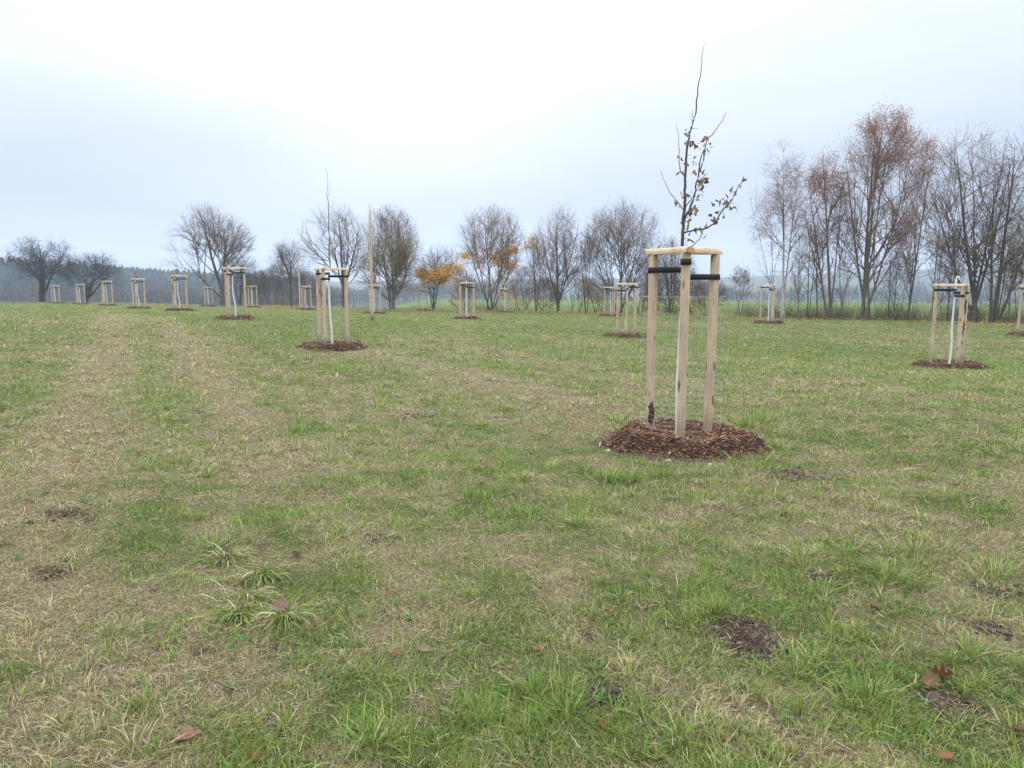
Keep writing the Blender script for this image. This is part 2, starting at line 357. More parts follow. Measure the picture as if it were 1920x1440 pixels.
def terrain():
    fa = np.concatenate([np.arange(-180, -56, 3.0), np.arange(-56, 56, .22), np.arange(56, 180, 3.0)]); fa = np.radians(fa)
    rr = [0.0]; r = .35
    while r < 2600: rr.append(r); r += max(.07, r * .0135)
    rr = np.array(rr); nA, nR = len(fa), len(rr)
    X = rr[:, None] * np.sin(fa)[None]; Y = rr[:, None] * np.cos(fa)[None]; Z = ground(X, Y)
    d, b = sward(X, Y)
    V = np.stack([X, Y, Z], -1).reshape(-1, 3); idx = np.arange(nR * nA).reshape(nR, nA); i2 = np.roll(idx, -1, 1)
    Q = np.stack([idx[:-1], i2[:-1], i2[1:], idx[1:]], -1).reshape(-1, 4)[:, ::-1]
    cx = V[Q].mean(1); Dl = np.where(cx[:, 1] > 0, line_D(cx[:, 0], cx[:, 1]), 70)
    rc = np.hypot(cx[:, 0], cx[:, 1]); yv = np.where(cx[:, 1] > 0, cx[:, 1], rc)
    yv = np.where(np.abs(cx[:, 0]) > np.abs(cx[:, 1]), rc, yv)
    zone = np.where(yv < Dl + 5, 0, np.where(rc < 300, 1, 2))
    col = np.stack([d, b, np.zeros_like(d)], -1).reshape(-1, 3)
    for k, (nm, m_) in enumerate([('meadow', M_MEADOW), ('field', M_FIELD), ('hills', M_HILL)]):
        q = Q[zone == k]; used = np.unique(q); re = np.zeros(len(V), int); re[used] = np.arange(len(used))
        mb = MB(); mb.add(V[used], re[q], col=col[used]); o = mb.build(nm, m_); tag(o, kind='structure')
terrain()

# ---------------------------------------------------------------- grass
GC = {'fresh': (.135, .255, .045), 'green': (.20, .265, .060), 'olive': (.305, .315, .105), 'straw': (.50, .43, .28), 'brown': (.27, .20, .135)}
GCA = np.array([GC[k] for k in ('fresh', 'green', 'olive', 'straw', 'brown')])
def blade_cols(n, dry):
    """pick a blade colour for each blade from how dry the sward is there"""
    w = np.stack([np.clip(.50 - dry, 0, 1) * 1.1 + .03, np.clip(.95 - dry, 0, 1) * .9 + .05, np.full(n, .42), np.clip(dry, .08, 1.2) * .95, np.clip(dry - .25, .03, .4) * .45], 1)
    w *= np.array([1, 1, 1, .85, 1]); w /= w.sum(1, keepdims=True); cw = w.cumsum(1); u = rng.random(n)[:, None]; k = (u > cw).sum(1).clip(0, 4)
    c = GCA[k] * rng.normal(1, .28, (n, 1)).clip(.35, 1.8); c[:, 0] *= rng.normal(1, .06, n); return c.clip(.01, .9), k
def blades(mb, x, y, L, Wd, az, lean, bend, col, segs=2, zoff=None):
    """thin tapering blades: az heading, lean from vertical at the root, extra bend towards the tip"""
    n = len(x); z = ground(x, y) - .004
    if zoff is not None: z = z + zoff
    h = np.stack([np.cos(az), np.sin(az)], -1); side = np.stack([-h[:, 1], h[:, 0]], -1)
    tw = rng.normal(0, .6, n); side3 = np.stack([side[:, 0] * np.cos(tw), side[:, 1] * np.cos(tw), np.sin(tw)], -1)
    P = [np.stack([x, y, z], -1)]
    for k in range(segs):
        a = lean + bend * (k + .5) / segs; st = (L / segs)[:, None]
        P.append(P[-1] + st * np.stack([h[:, 0] * np.sin(a), h[:, 1] * np.sin(a), np.cos(a)], -1))
    V = []; wk = [1.0, .85, .6][:segs] if segs == 3 else [1.0, .75]
    for k in range(segs):
        V += [P[k] - side3 * (Wd * .5 * wk[k])[:, None], P[k] + side3 * (Wd * .5 * wk[k])[:, None]]
    V.append(P[-1]); V = np.stack(V, 1); m = V.shape[1]; b0 = (np.arange(n) * m)[:, None]
    Q = [b0 + np.array([2 * k, 2 * k + 1, 2 * k + 3, 2 * k + 2]) for k in range(segs - 1)]
    T = b0 + np.array([2 * segs - 2, 2 * segs - 1, 2 * segs])
    mb.add(V.reshape(-1, 3), np.concatenate(Q), T, col=np.repeat(col, m, axis=0))
def sample_sector(n, r0, r1, p, half=RAD(47)):
    """points with density ~ r^-p in the sector in front of the camera (and a step to each side)"""
    e = 2 - p; u = rng.random(n); r = (r0 ** e + u * (r1 ** e - r0 ** e)) ** (1 / e)
    th = rng.uniform(-half, half, n); return r * np.sin(th) + rng.normal(0, .3, n), r * np.cos(th)
def keep_grass(x, y, s=1.0):
    d, b = sward(x, y); h = vnoise(x, y, .13, 41, 2)
    k = rng.random(len(x)) > np.clip(b * 1.15 * s, 0, .985)
    k &= rng.random(len(x)) < .08 + 1.6 * h ** 1.7 + .02 * np.hypot(x, y)
    k &= rng.random(len(x)) < .30 + 1.6 * vnoise(x, y, .045, 46) + .06 * np.hypot(x, y)
    for (sx, sy, sz, th, R) in SP.values(): k &= np.hypot(x - sx, y - sy) > .62 + .26 * vnoise(x, y, .12, 51, 2)
    return k, d, h
def make_grass():
    mb = MB()
    # short sward
    x, y = sample_sector(1950000, 1.6, 105, 1.62); k, d, h = keep_grass(x, y); x, y, d, h = x[k], y[k], d[k], h[k]; n = len(x); d = d + (vnoise(x, y, .09, 71, 2) - .5) * 1.1; r = np.hypot(x, y)
    col, kk = blade_cols(n, d); sc = np.maximum(1, r / 4.2) ** .85
    big = vnoise(x, y, .8, 43, 2)
    L = rng.gamma(6, .0062, n) * (.4 + 1.1 * h) * (.7 + .7 * big) * np.minimum(1 + (r / 30), 1.8); L = np.where(kk >= 3, L * 1.0, L) * (1 - .3 * sstep(.6, 1.0, d)) * .92
    flow = vnoise(x, y, .5, 44, 1) * 4 * pi
    dryl = (kk >= 3); az = np.where(rng.random(n) < .55, flow + rng.normal(0, .6, n), rng.uniform(0, 2 * pi, n))
    lean = np.where(dryl, rng.normal(1.15, .4, n), rng.normal(.55, .35, n)).clip(0, 1.65)
    blades(mb, x, y, L, (.0021 + rng.random(n) * .0019) * sc, az, lean, rng.normal(.55, .35, n), col)
    # dense low under-layer close by
    x, y = sample_sector(800000, 1.6, 16, 1.9); d, b = sward(x, y); k = (rng.random(len(x)) > b * 1.1) & (rng.random(len(x)) < .15 + 1.5 * vnoise(x, y, .05, 46) * (.4 + vnoise(x, y, .13, 41, 2)) + .05 * np.hypot(x, y))
    for (sx, sy, sz, th, R) in SP.values(): k &= np.hypot(x - sx, y - sy) > .66 + .26 * vnoise(x, y, .12, 51, 2)
    x, y, d = x[k], y[k], d[k]; n = len(x); r = np.hypot(x, y); col, kk = blade_cols(n, d + (vnoise(x, y, .07, 72, 2) - .5) * 1.2); az = rng.uniform(0, 2 * pi, n)
    blades(mb, x, y, rng.gamma(6, .0038, n) * (.6 + .8 * vnoise(x, y, .1, 73, 1)), (.0022 + rng.random(n) * .002) * np.maximum(1, r / 4.2) ** .85, az, rng.normal(.7, .45, n).clip(0, 1.6), rng.normal(.5, .4, n), col * .92)
    # litter of flattened dead straw
    x, y = sample_sector(240000, 1.6, 30, 1.6); d, b = sward(x, y); k = (rng.random(len(x)) < .12 + .8 * d)
    for (sx, sy, sz, th, R) in SP.values(): k &= np.hypot(x - sx, y - sy) > .85
    x, y, d = x[k], y[k], d[k]; n = len(x); r = np.hypot(x, y)
    c = np.where(rng.random((n, 1)) < .65, np.array(GC['straw']), np.array(GC['brown'])) * rng.normal(.68, .24, (n, 1)).clip(.25, 1.3)
    flow = vnoise(x, y, .7, 45, 1) * 4 * pi
    blades(mb, x, y, rng.gamma(4, .013, n), (.0017 + rng.random(n) * .0016) * np.maximum(1, r / 4.2) ** .85, flow + rng.normal(0, .7, n), rng.normal(1.42, .12, n), rng.normal(.05, .25, n), c, zoff=.008 + rng.random(n) * .02)
    # tufts
    x, y = sample_sector(21000, 1.7, 34, 1.35); k, d, h = keep_grass(x, y, 1.0); v = vnoise(x, y, 1.1, 47, 2); k &= rng.random(len(x)) < sstep(.35, .7, v) + .15
    tx, ty, td = x[k], y[k], d[k]; nb = rng.integers(9, 26, len(tx)); ii = np.repeat(np.arange(len(tx)), nb); n = len(ii)
    rt = np.abs(rng.normal(0, .022, n)) * (1 + .06 * np.hypot(tx, ty)[ii]); a = rng.uniform(0, 2 * pi, n)
    ts = (rng.gamma(7, .0088, len(tx)) * np.minimum(1 + np.hypot(tx, ty) / 40, 1.5))[ii]
    tone = rng.normal(0, .28, len(tx))[ii] - .28; col, kk = blade_cols(n, (td[ii] + tone).clip(-.2, 1.2)); X = tx[ii] + rt * np.cos(a); Y = ty[ii] + rt * np.sin(a); r = np.hypot(X, Y)
    blades(mb, X, Y, ts * rng.uniform(.6, 1.25, n), (.003 + rng.random(n) * .0024) * np.maximum(1, r / 4.2) ** .8, a + rng.normal(0, .5, n), (rng.normal(.35, .2, n) + rt * 6).clip(0, 1.2), rng.normal(.8, .4, n), col, segs=3)
    # tufts seen one by one in the near meadow: u, v, blades, length, spread, dryness, droop
    for u, v, nb_, Lm, sp, dr, droop in [(1345, 1150, 220, .10, .05, -.5, .5), (1140, 900, 190, .13, .09, -.3, .5), (1240, 893, 150, .11, .10, -.2, .6), (1185, 905, 120, .13, .07, -.5, .4),
            (490, 1080, 190, .20, .055, .2, 1.8), (425, 1045, 150, .17, .06, .4, 1.8), (450, 1150, 160, .19, .06, .25, 1.8), (535, 1160, 170, .20, .055, .2, 1.8), (465, 1120, 120, .18, .08, .6, 1.8), (1500, 1050, 220, .13, .12, .2, 1.2), (1720, 1040, 320, .12, .22, .15, .8),
            (1660, 1080, 180, .12, .12, -.1, .9), (1870, 1080, 260, .12, .16, .25, .9), (1080, 985, 200, .11, .10, .1, .8), (1000, 1300, 160, .12, .08, -.4, .5), (1050, 1330, 140, .12, .08, -.5, .5), (900, 1350, 120, .11, .07, -.3, .5),
            (1630, 1310, 150, .13, .10, -.5, .8), (1500, 1345, 60, .13, .02, -.6, .3), (1490, 1260, 140, .10, .09, -.4, .7), (700, 1400, 160, .11, .09, -.4, .7), (1420, 790, 260, .17, .25, .0, .5), (1400, 800, 160, .17, .2, .2, .5), (310, 770, 220, .12, .25, -.3, .6),
            (340, 870, 200, .11, .2, -.2, .6), (560, 810, 220, .11, .25, -.4, .6), (950, 770, 200, .12, .2, .1, .6), (1490, 700, 200, .14, .3, .1, .6), (400, 1030, 160, .12, .1, .1, 1.2), (1820, 1230, 160, .11, .09, .1, .8), (1540, 1240, 120, .1, .08, -.2, .7),
            (1320, 855, 120, .08, .25, .1, .7), (1200, 868, 120, .08, .2, .1, .7), (1420, 875, 100, .08, .2, .2, .7), (1450, 840, 150, .12, .12, -.2, .6), (1160, 790, 150, .12, .15, .2, .8), (980, 900, 160, .12, .1, .2, .8), (900, 800, 150, .12, .1, .0, .8)]:
        p = on_flat(u, v); a = rng.uniform(0, 2 * pi, nb_) if droop < 1.6 else rng.normal(-1.25, .85, nb_) ; rt = np.abs(rng.normal(0, sp, nb_)); X = p[0] + rt * np.cos(a); Y = p[1] + rt * np.sin(a)
        col, kk = blade_cols(nb_, np.full(nb_, dr) + rng.normal(0, .15, nb_)); sc = max(1, p[1] / 4.2) ** .8
        blades(mb, X, Y, Lm * rng.uniform(.55, 1.2, nb_), (.0035 + rng.random(nb_) * (.0060 if droop > 1.5 else .002)) * sc, a + rng.normal(0, .45, nb_), (rng.normal(.3, .2, nb_) + rt / max(sp, .05) * .25).clip(0, 1.2), rng.normal(droop, .35, nb_), col, segs=3)
    o = mb.build('grass', M_GRASS, smooth=False)
    tag(o, 'short green and straw coloured mown grass covering the meadow', 'grass', kind='stuff')
make_grass()

# small broad-leaved weeds (clover, dandelion rosettes)
def make_weeds():
    mb = MB(); x, y = sample_sector(2600, 1.8, 14, 1.2); k, d, h = keep_grass(x, y); k &= rng.random(len(x)) < sstep(.45, .7, vnoise(x, y, .9, 61, 2)) ; x, y = x[k], y[k]
    nb = rng.integers(5, 14, len(x)); ii = np.repeat(np.arange(len(x)), nb); n = len(ii); a = rng.uniform(0, 2 * pi, n); rt = rng.uniform(.003, .03, n)
    col = np.array((.10, .21, .05)) * rng.normal(1, .2, (n, 1)).clip(.5, 1.6)
    blades(mb, x[ii] + rt * np.cos(a), y[ii] + rt * np.sin(a), rng.uniform(.02, .05, n), rng.uniform(.007, .014, n), a, rng.normal(.9, .3, n).clip(0, 1.5), rng.normal(.5, .3, n), col, segs=3, zoff=rng.uniform(0, .02, n))
    tag(mb.build('ground_weeds', M_GRASS, smooth=False), 'low broad-leaved green weeds scattered through the near grass', 'weeds', kind='stuff')
make_weeds()

# ---------------------------------------------------------------- tree guards
def post_mesh(rad=.049, H=2.0, seed=0):
    r_ = np.random.default_rng(seed); mb = MB(); zs = np.array([-.25, .1, .5, 1.0, 1.5, H - .012, H]); m = 16
    a = np.arange(m) / m * 2 * pi; V = []
    ox = np.cumsum(r_.normal(0, .003, len(zs))); ox -= ox[-1]
    for i, z in enumerate(zs):
        rr = rad * (1.04 - .03 * z / H) * (1 if i < len(zs) - 1 else .93) * np.ones(m)
        xx = rr * np.cos(a); yy = rr * np.sin(a); xx = np.minimum(xx, rad * .72); yy = np.clip(yy, -rad * .93, rad * .93)
        V.append(np.stack([xx + ox[i], yy, np.full(m, z)], -1))
    V = np.concatenate(V); n = len(zs); idx = np.arange(n * m).reshape(n, m); i2 = np.roll(idx, -1, 1)
    Q = np.stack([idx[:-1], i2[:-1], i2[1:], idx[1:]], -1).reshape(-1, 4)
    V = np.concatenate([V, [[ox[-1], 0, H]]]); T = [[n * m, idx[-1, j], idx[-1, (j + 1) % m]] for j in range(m)]
    mb.add(V, Q, T); return mb
def rail_mb(A, B, zc, rad=.043, ext0=.0, ext1=.07):
    """half-round rail, flat side down, lying from A to B"""
    A = np.array(A); B = np.array(B); d = (B - A) / np.linalg.norm(B - A); s = np.array([-d[1], d[0]]); m = 9
    A = A - d * ext0; B = B + d * ext1
    prof = [(-rad, 0)] + [(rad * cos(pi - pi * k / m), rad * 1.35 * sin(pi * k / m) + .006) for k in range(m + 1)] + [(rad, 0)]
    L = np.linalg.norm(B - A); ts = [0, .02 / L, .3, .6, 1 - .02 / L, 1]; V = []
    for i, t_ in enumerate(ts):
        c = A + d * L * t_; sc = .95 if i in (0, len(ts) - 1) else 1 + .03 * sin(i * 2.1 + A[0] * 9); w = .003 * sin(i * 1.7)
        for (q, h) in prof: V.append([c[0] + s[0] * (q * sc + w), c[1] + s[1] * (q * sc + w), zc + h * sc])
    V = np.array(V); K = len(prof); n = len(ts); idx = np.arange(n * K).reshape(n, K); i2 = np.roll(idx, -1, 1)
    mb = MB(); mb.add(V, np.stack([idx[:-1], idx[1:], i2[1:], i2[:-1]], -1).reshape(-1, 4))
    for e in (0, n - 1):
        ce = V[idx[e]].mean(0)[None]; VV = np.concatenate([V[idx[e]], ce]); T = [[K, j, (j + 1) % K] if e == 0 else [K, (j + 1) % K, j] for j in range(K)]
        mb.add(VV, None, T, mat=1)
    return mb
def strap_mb(cx, cy, r1, tx, ty, r2, z, h=.06, th=.004):
    """a belt looped round the post at (cx,cy) and the trunk at (tx,ty)"""
    a = atan2(ty - cy, tx - cx); d = math.hypot(tx - cx, ty - cy); be = math.acos(max(-1, min(1, (r1 - r2) / d))); pts = []
    for k in range(13): g = a + be + (2 * pi - 2 * be) * k / 12; pts.append((cx + r1 * cos(g), cy + r1 * sin(g), cos(g), sin(g), z))
    for k in range(9): g = a - be + 2 * be * k / 8; pts.append((tx + r2 * cos(g), ty + r2 * sin(g), cos(g), sin(g), z))
    V = []; n = len(pts)
    for (px, py, nx, ny, zz_) in pts:
        for (o, dz) in ((0, -h / 2), (th, -h / 2), (th, h / 2), (0, h / 2)): V.append([px + nx * o, py + ny * o, zz_ + dz])
    idx = np.arange(n * 4).reshape(n, 4); j = np.roll(idx, -1, 0); Q = []
    for k in range(4): k2 = (k + 1) % 4; Q.append(np.stack([idx[:, k], j[:, k], j[:, k2], idx[:, k2]], -1))
    mb = MB(); mb.add(V, np.concatenate(Q)); return mb
def wire_mb(R, H=1.55, wr=.0010):
    mb = MB(); n = 24; Rr = R + .052
    def ring(z, w, jit=.004):
        a = np.linspace(0, 2 * pi, n + 1); rad = Rr + .012 * np.cos(3 * a) + .006 * np.sin(5 * a + z * 3)
        P = np.stack([rad * np.cos(a), rad * np.sin(a), z + .006 * np.sin(2 * a + z * 7)], -1)[None]; tubes(mb, P, np.full((1, n + 1), w), 4)
    zs = [.16, .21, .25, .30, .36, .42, .48, .54, .62, .70, .78, .88, .98, 1.10, 1.22, 1.36, H]
    for z in zs: ring(z, wr * (1.25 if z == H else 1))
    for k in range(n):
        a = k / n * 2 * pi; rad = Rr + .012 * cos(3 * a); z = np.array([.14, .6, 1.1, H]); rr = rad + .006 * np.sin(5 * a + z * 3)
        tubes(mb, np.stack([rr * cos(a), rr * sin(a), z], -1)[None], np.full((1, 4), wr * .8), 3)
    return mb
def rot_xy(th): return np.array([[cos(th), -sin(th)], [sin(th), cos(th)]])
GROUP_S = 'three-post timber guards round the young trees'
def make_stand(R, seed, th0=0.0, splay=0.0, sheights=(1.84, 1.91, 1.77)):
    root = empty('tree_guard', (0, 0, 0)); H = 2.0; tp = []
    for k in range(3):
        a = th0 + k * 2 * pi / 3; o = post_mesh(seed=seed + k).build('post', M_WOOD, root); rb = R - splay
        o.location = (rb * cos(a), rb * sin(a), 0); o.rotation_euler = (0, 0, a)
        if splay:   # lean outwards
            o.rotation_euler = (0, atan(splay / H), a)
        tp.append((R * cos(a), R * sin(a)))
    for k in range(3):
        A, B = np.array(tp[k]), np.array(tp[(k + 1) % 3]); rail_mb(A, B, H + .002, ext0=-.045, ext1=.085).build('rail', [M_WOOD, M_ENDG], root, smooth=False)
    for k in range(3):
        strap_mb(tp[k][0] * (1 - .1 * splay / R), tp[k][1] * (1 - .1 * splay / R), .052, 0, 0, .024, sheights[k]).build('strap', M_STRAP, root)
    wire_mb(R).build('wire_mesh', M_WIRE, root)
    return root
def copy_tree(o, parent=None):
    c = o.copy(); C.objects.link(c)
    if parent is not None: c.parent = parent
    for ch in list(o.children): copy_tree(ch, c)
    return c

def mound_mb(Rm, nch, seed, chip=1.0, hgt=.10):
    r_ = np.random.default_rng(seed); mb = MB(); nr, na = 26, 72
    def edge(a): return Rm * (1 + .10 * np.sin(2 * a + seed) + .06 * np.sin(5 * a + 1.3 * seed) + .04 * np.sin(11 * a) + .03 * np.sin(19 * a + seed))
    def hz(x, y):
        a = np.arctan2(y, x); q = np.hypot(x, y) / edge(a); rim = .72
        h = np.where(q < rim, .55 + .45 * (q / rim) ** 2, 1 - sstep(rim, 1.02, q) * 1.0)
        return hgt * h + .018 * (vnoise(x, y, .13, seed, 2) - .5) - .004 * (q > .98)
    a = np.arange(na) / na * 2 * pi; rr = np.linspace(0, 1.0, nr)
    X = rr[:, None] * edge(a)[None] * np.cos(a)[None]; Y = rr[:, None] * edge(a)[None] * np.sin(a)[None]; Z = hz(X, Y); Z[-1] = -.03
    idx = np.arange(nr * na).reshape(nr, na); i2 = np.roll(idx, -1, 1)
    mb.add(np.stack([X, Y, Z], -1).reshape(-1, 3), np.stack([idx[:-1], idx[1:], i2[1:], i2[:-1]], -1).reshape(-1, 4), col=(.055, .03, .022))
    # chips
    n = nch; a = r_.uniform(0, 2 * pi, n); q = np.sqrt(r_.random(n)) * 1.0 * (1 + np.abs(r_.normal(0, .035, n))) * np.where(r_.random(n) < .03, r_.uniform(1, 1.28, n), 1); x = q * edge(a) * np.cos(a); y = q * edge(a) * np.sin(a)
    z = hz(x, y) + r_.uniform(0, .012, n) * chip; z = np.where(q > 1, .012, z)
    L = r_.gamma(4, .009, n) * chip; w = r_.uniform(.25, .55, n) * np.minimum(L, .04 * chip); t_ = r_.uniform(.002, .007, n)
    az = r_.uniform(0, 2 * pi, n); el = r_.normal(0, .32, n); ro = r_.normal(0, .5, n)
    d = np.stack([np.cos(az) * np.cos(el), np.sin(az) * np.cos(el), np.sin(el)], -1); A, B = frames(d)
    s = A * np.cos(ro)[:, None] + B * np.sin(ro)[:, None]; u = np.cross(d, s)
    c = np.stack([x, y, z], -1); V = []
    for (i, j, k) in ((-1, -1, -1), (1, -.7, -1), (1, .8, -1), (-1, 1, -1), (-.9, -.8, 1), (1, -.6, 1), (.9, .7, 1), (-1, .8, 1)):
        V.append(c + d * (L * .5 * i)[:, None] + s * (w * .5 * j)[:, None] + u * (t_ * .5 * k)[:, None])
    V = np.stack(V, 1).reshape(-1, 3); b0 = (np.arange(n) * 8)[:, None]
    Q = np.concatenate([b0 + np.array(f) for f in ((4, 5, 6, 7), (0, 1, 5, 4), (1, 2, 6, 5), (2, 3, 7, 6), (3, 0, 4, 7))])
    pal = np.array([(.12, .060, .034), (.19, .10, .056), (.075, .042, .027), (.28, .17, .10), (.045, .025, .02), (.50, .36, .25)])
    pk = r_.choice(6, n, p=[.3, .27, .18, .15, .075, .025]); cc = pal[pk] * r_.normal(1, .2, (n, 1)).clip(.5, 1.6)
    mb.add(V, Q, col=np.repeat(cc, 8, axis=0)); return mb

# young tree crowns: polylines in (dx, z) with depth wander, radii
def poly_branch(mb, pts, r0, r1, m=6, sub=4, wob=.006, rg=None):
    pts = np.array(pts, float); n = len(pts); t = np.linspace(0, n - 1, (n - 1) * sub + 1); i = np.minimum(t.astype(int), n - 2); f = (t - i)[:, None]
    P0 = pts[np.maximum(i - 1, 0)]; P1 = pts[i]; P2 = pts[i + 1]; P3 = pts[np.minimum(i + 2, n - 1)]
    P = .5 * ((2 * P1) + (-P0 + P2) * f + (2 * P0 - 5 * P1 + 4 * P2 - P3) * f ** 2 + (-P0 + 3 * P1 - 3 * P2 + P3) * f ** 3)
    P[1:-1] += (rg or rng).normal(0, wob, P[1:-1].shape); R = np.linspace(r0, r1, len(P)); tubes(mb, P[None], R[None], m, cap=True); return P
def leaf_mb(mb, c, L, Wd, d, nvec, col, curl=.4):
    """an oval leaf folded along its midrib"""
    d = d / np.linalg.norm(d); s = np.cross(d, nvec); s /= max(np.linalg.norm(s), 1e-6); u = np.cross(s, d)
    V = [c]; prof = [(.0, .0), (.25, .8), (.55, 1), (.82, .6), (1, 0)]; mid = []; lf = []; rt = []
    for (t_, w) in prof:
        m_ = c + d * L * t_ - u * L * curl * t_ * t_; mid.append(m_); lf.append(m_ + s * Wd * .5 * w + u * Wd * .22 * w); rt.append(m_ - s * Wd * .5 * w + u * Wd * .22 * w)
    V = np.array(mid + lf + rt); Q = []
    for k in range(4): Q += [[k, k + 1, 5 + k + 1, 5 + k], [k, 10 + k, 10 + k + 1, k + 1]]
    mb.add(V, Q, col=col)

def sapling_near():
    sx, sy, sz, th, R = SP['A']; root = empty('young_tree', (sx, sy, sz)); O = np.array([sx, sy, sz])
    def cp(x, y, dy=0.0):   # survey point of the crown, dy = depth offset
        u = 1180 + x / 3.2; v = 50 + y / 3.2; return at(u, v, sy + dy) - O
    mb = MB(); foot = np.array([-.02, .0, .02]); neck = cp(318, 1318)
    poly_branch(mb, [foot, foot * .5 + np.array([-.022, .0, .6]), [-.022, 0, 1.2], [-.008, 0, 1.75], neck], .026, .021, 8, 6, .0015); mb.build('trunk', M_WHITE, root)
    mb = MB(); g = np.random.default_rng(5)
    B = [([(318, 1318), (322, 1200), (330, 1100), (335, 1040), (335, 960), (338, 860), (345, 740), (362, 650), (375, 600), (395, 520), (405, 420), (415, 340), (430, 260), (437, 170), (455, 92)], .019, .0022, .05),
         ([(325, 1180), (350, 1120), (385, 1040), (400, 960), (415, 880), (425, 800), (430, 768)], .013, .005, -.15),
         ([(415, 880), (445, 800), (460, 700), (480, 665), (520, 620), (560, 560), (583, 515)], .0075, .0022, -.25),
         ([(328, 1238), (380, 1222), (430, 1218), (480, 1200), (520, 1165), (560, 1100), (600, 1060), (625, 1020), (650, 970), (675, 935), (705, 925)], .011, .003, -.12),
         ([(345, 1330), (375, 1315), (410, 1285), (430, 1255), (460, 1190), (470, 1170)], .006, .002, .12),
         ([(325, 1098), (290, 1055), (250, 1005), (215, 935), (187, 860)], .006, .002, .15),
         ([(332, 895), (303, 860), (300, 790), (298, 700), (287, 582)], .0065, .002, .12),
         ([(374, 605), (380, 560), (378, 495)], .004, .0018, -.05), ([(333, 1080), (375, 1030), (395, 990)], .007, .004, -.1),
         ([(410, 925), (440, 905), (472, 878)], .004, .002, .1), ([(345, 775), (365, 772)], .003, .002, .05), ([(440, 770), (485, 758)], .003, .002, .05), ([(420, 825), (375, 832)], .003, .002, -.05),
         ([(335, 1020), (310, 1005)], .003, .002, .1), ([(600, 1060), (632, 1058)], .003, .002, .05), ([(560, 1105), (575, 1140)], .003, .002, -.05), ([(375, 610), (410, 612)], .003, .002, .05)]
    for pts, r0, r1, dd in B:
        n = len(pts); poly_branch(mb, [cp(x, y, dd * (k / max(n - 1, 1)) ** 1.2 * n / 8) for k, (x, y) in enumerate(pts)], r0, r1, 6, 4, .0035, g)
    mb.build('crown', M_TWIG, root)
    mb = MB(); cols = [(.19, .16, .05), (.13, .13, .05), (.16, .10, .06), (.09, .06, .05), (.24, .20, .07), (.14, .11, .075)]
    LV = [(350, 620, 1), (350, 648, 2), (375, 690, 5), (395, 705, 4), (352, 705, 3), (305, 780, 2), (335, 822, 4), (380, 800, 2), (315, 880, 2), (395, 870, 3), (440, 862, 2), (430, 910, 3), (442, 950, 5), (425, 965, 4), (355, 1010, 3), (415, 1015, 2), (430, 1005, 2), (312, 1010, 1),
          (290, 1057, 3), (400, 1078, 2), (410, 1112, 3), (365, 1140, 3), (350, 1180, 4), (405, 1205, 3), (347, 1272, 4), (432, 1250, 3), (462, 682, 3), (484, 700, 1), (442, 740, 2), (463, 727, 2), (522, 1060, 2), (550, 1040, 2), (592, 1040, 2), (600, 1072, 3), (572, 1062, 3), (627, 988, 3), (672, 935, 2),
          (622, 1080, 1), (502, 1152, 3), (485, 1145, 2), (537, 1162, 2), (567, 1142, 2), (545, 1105, 2), (475, 1192, 2), (370, 1105, 3), (385, 1095, 2), (430, 935, 3), (590, 1055, 2)]
    for x, y, k in LV:
        for j in range(int(k * 1.5 + .7)):
            c = cp(x + g.normal(0, 9), y + g.normal(0, 9), g.normal(-.03, .05)); d = g.normal(0, 1, 3); d[2] -= .5
            ci = g.choice(6, p=[.2, .2, .18, .16, .12, .14]); leaf_mb(mb, c, g.uniform(.03, .056), g.uniform(.018, .034), d, g.normal(0, 1, 3), np.array(cols[ci]) * g.uniform(.8, 1.25), g.uniform(.3, 1.3))
    mb.build('leaves', M_LEAF, root)
    return root

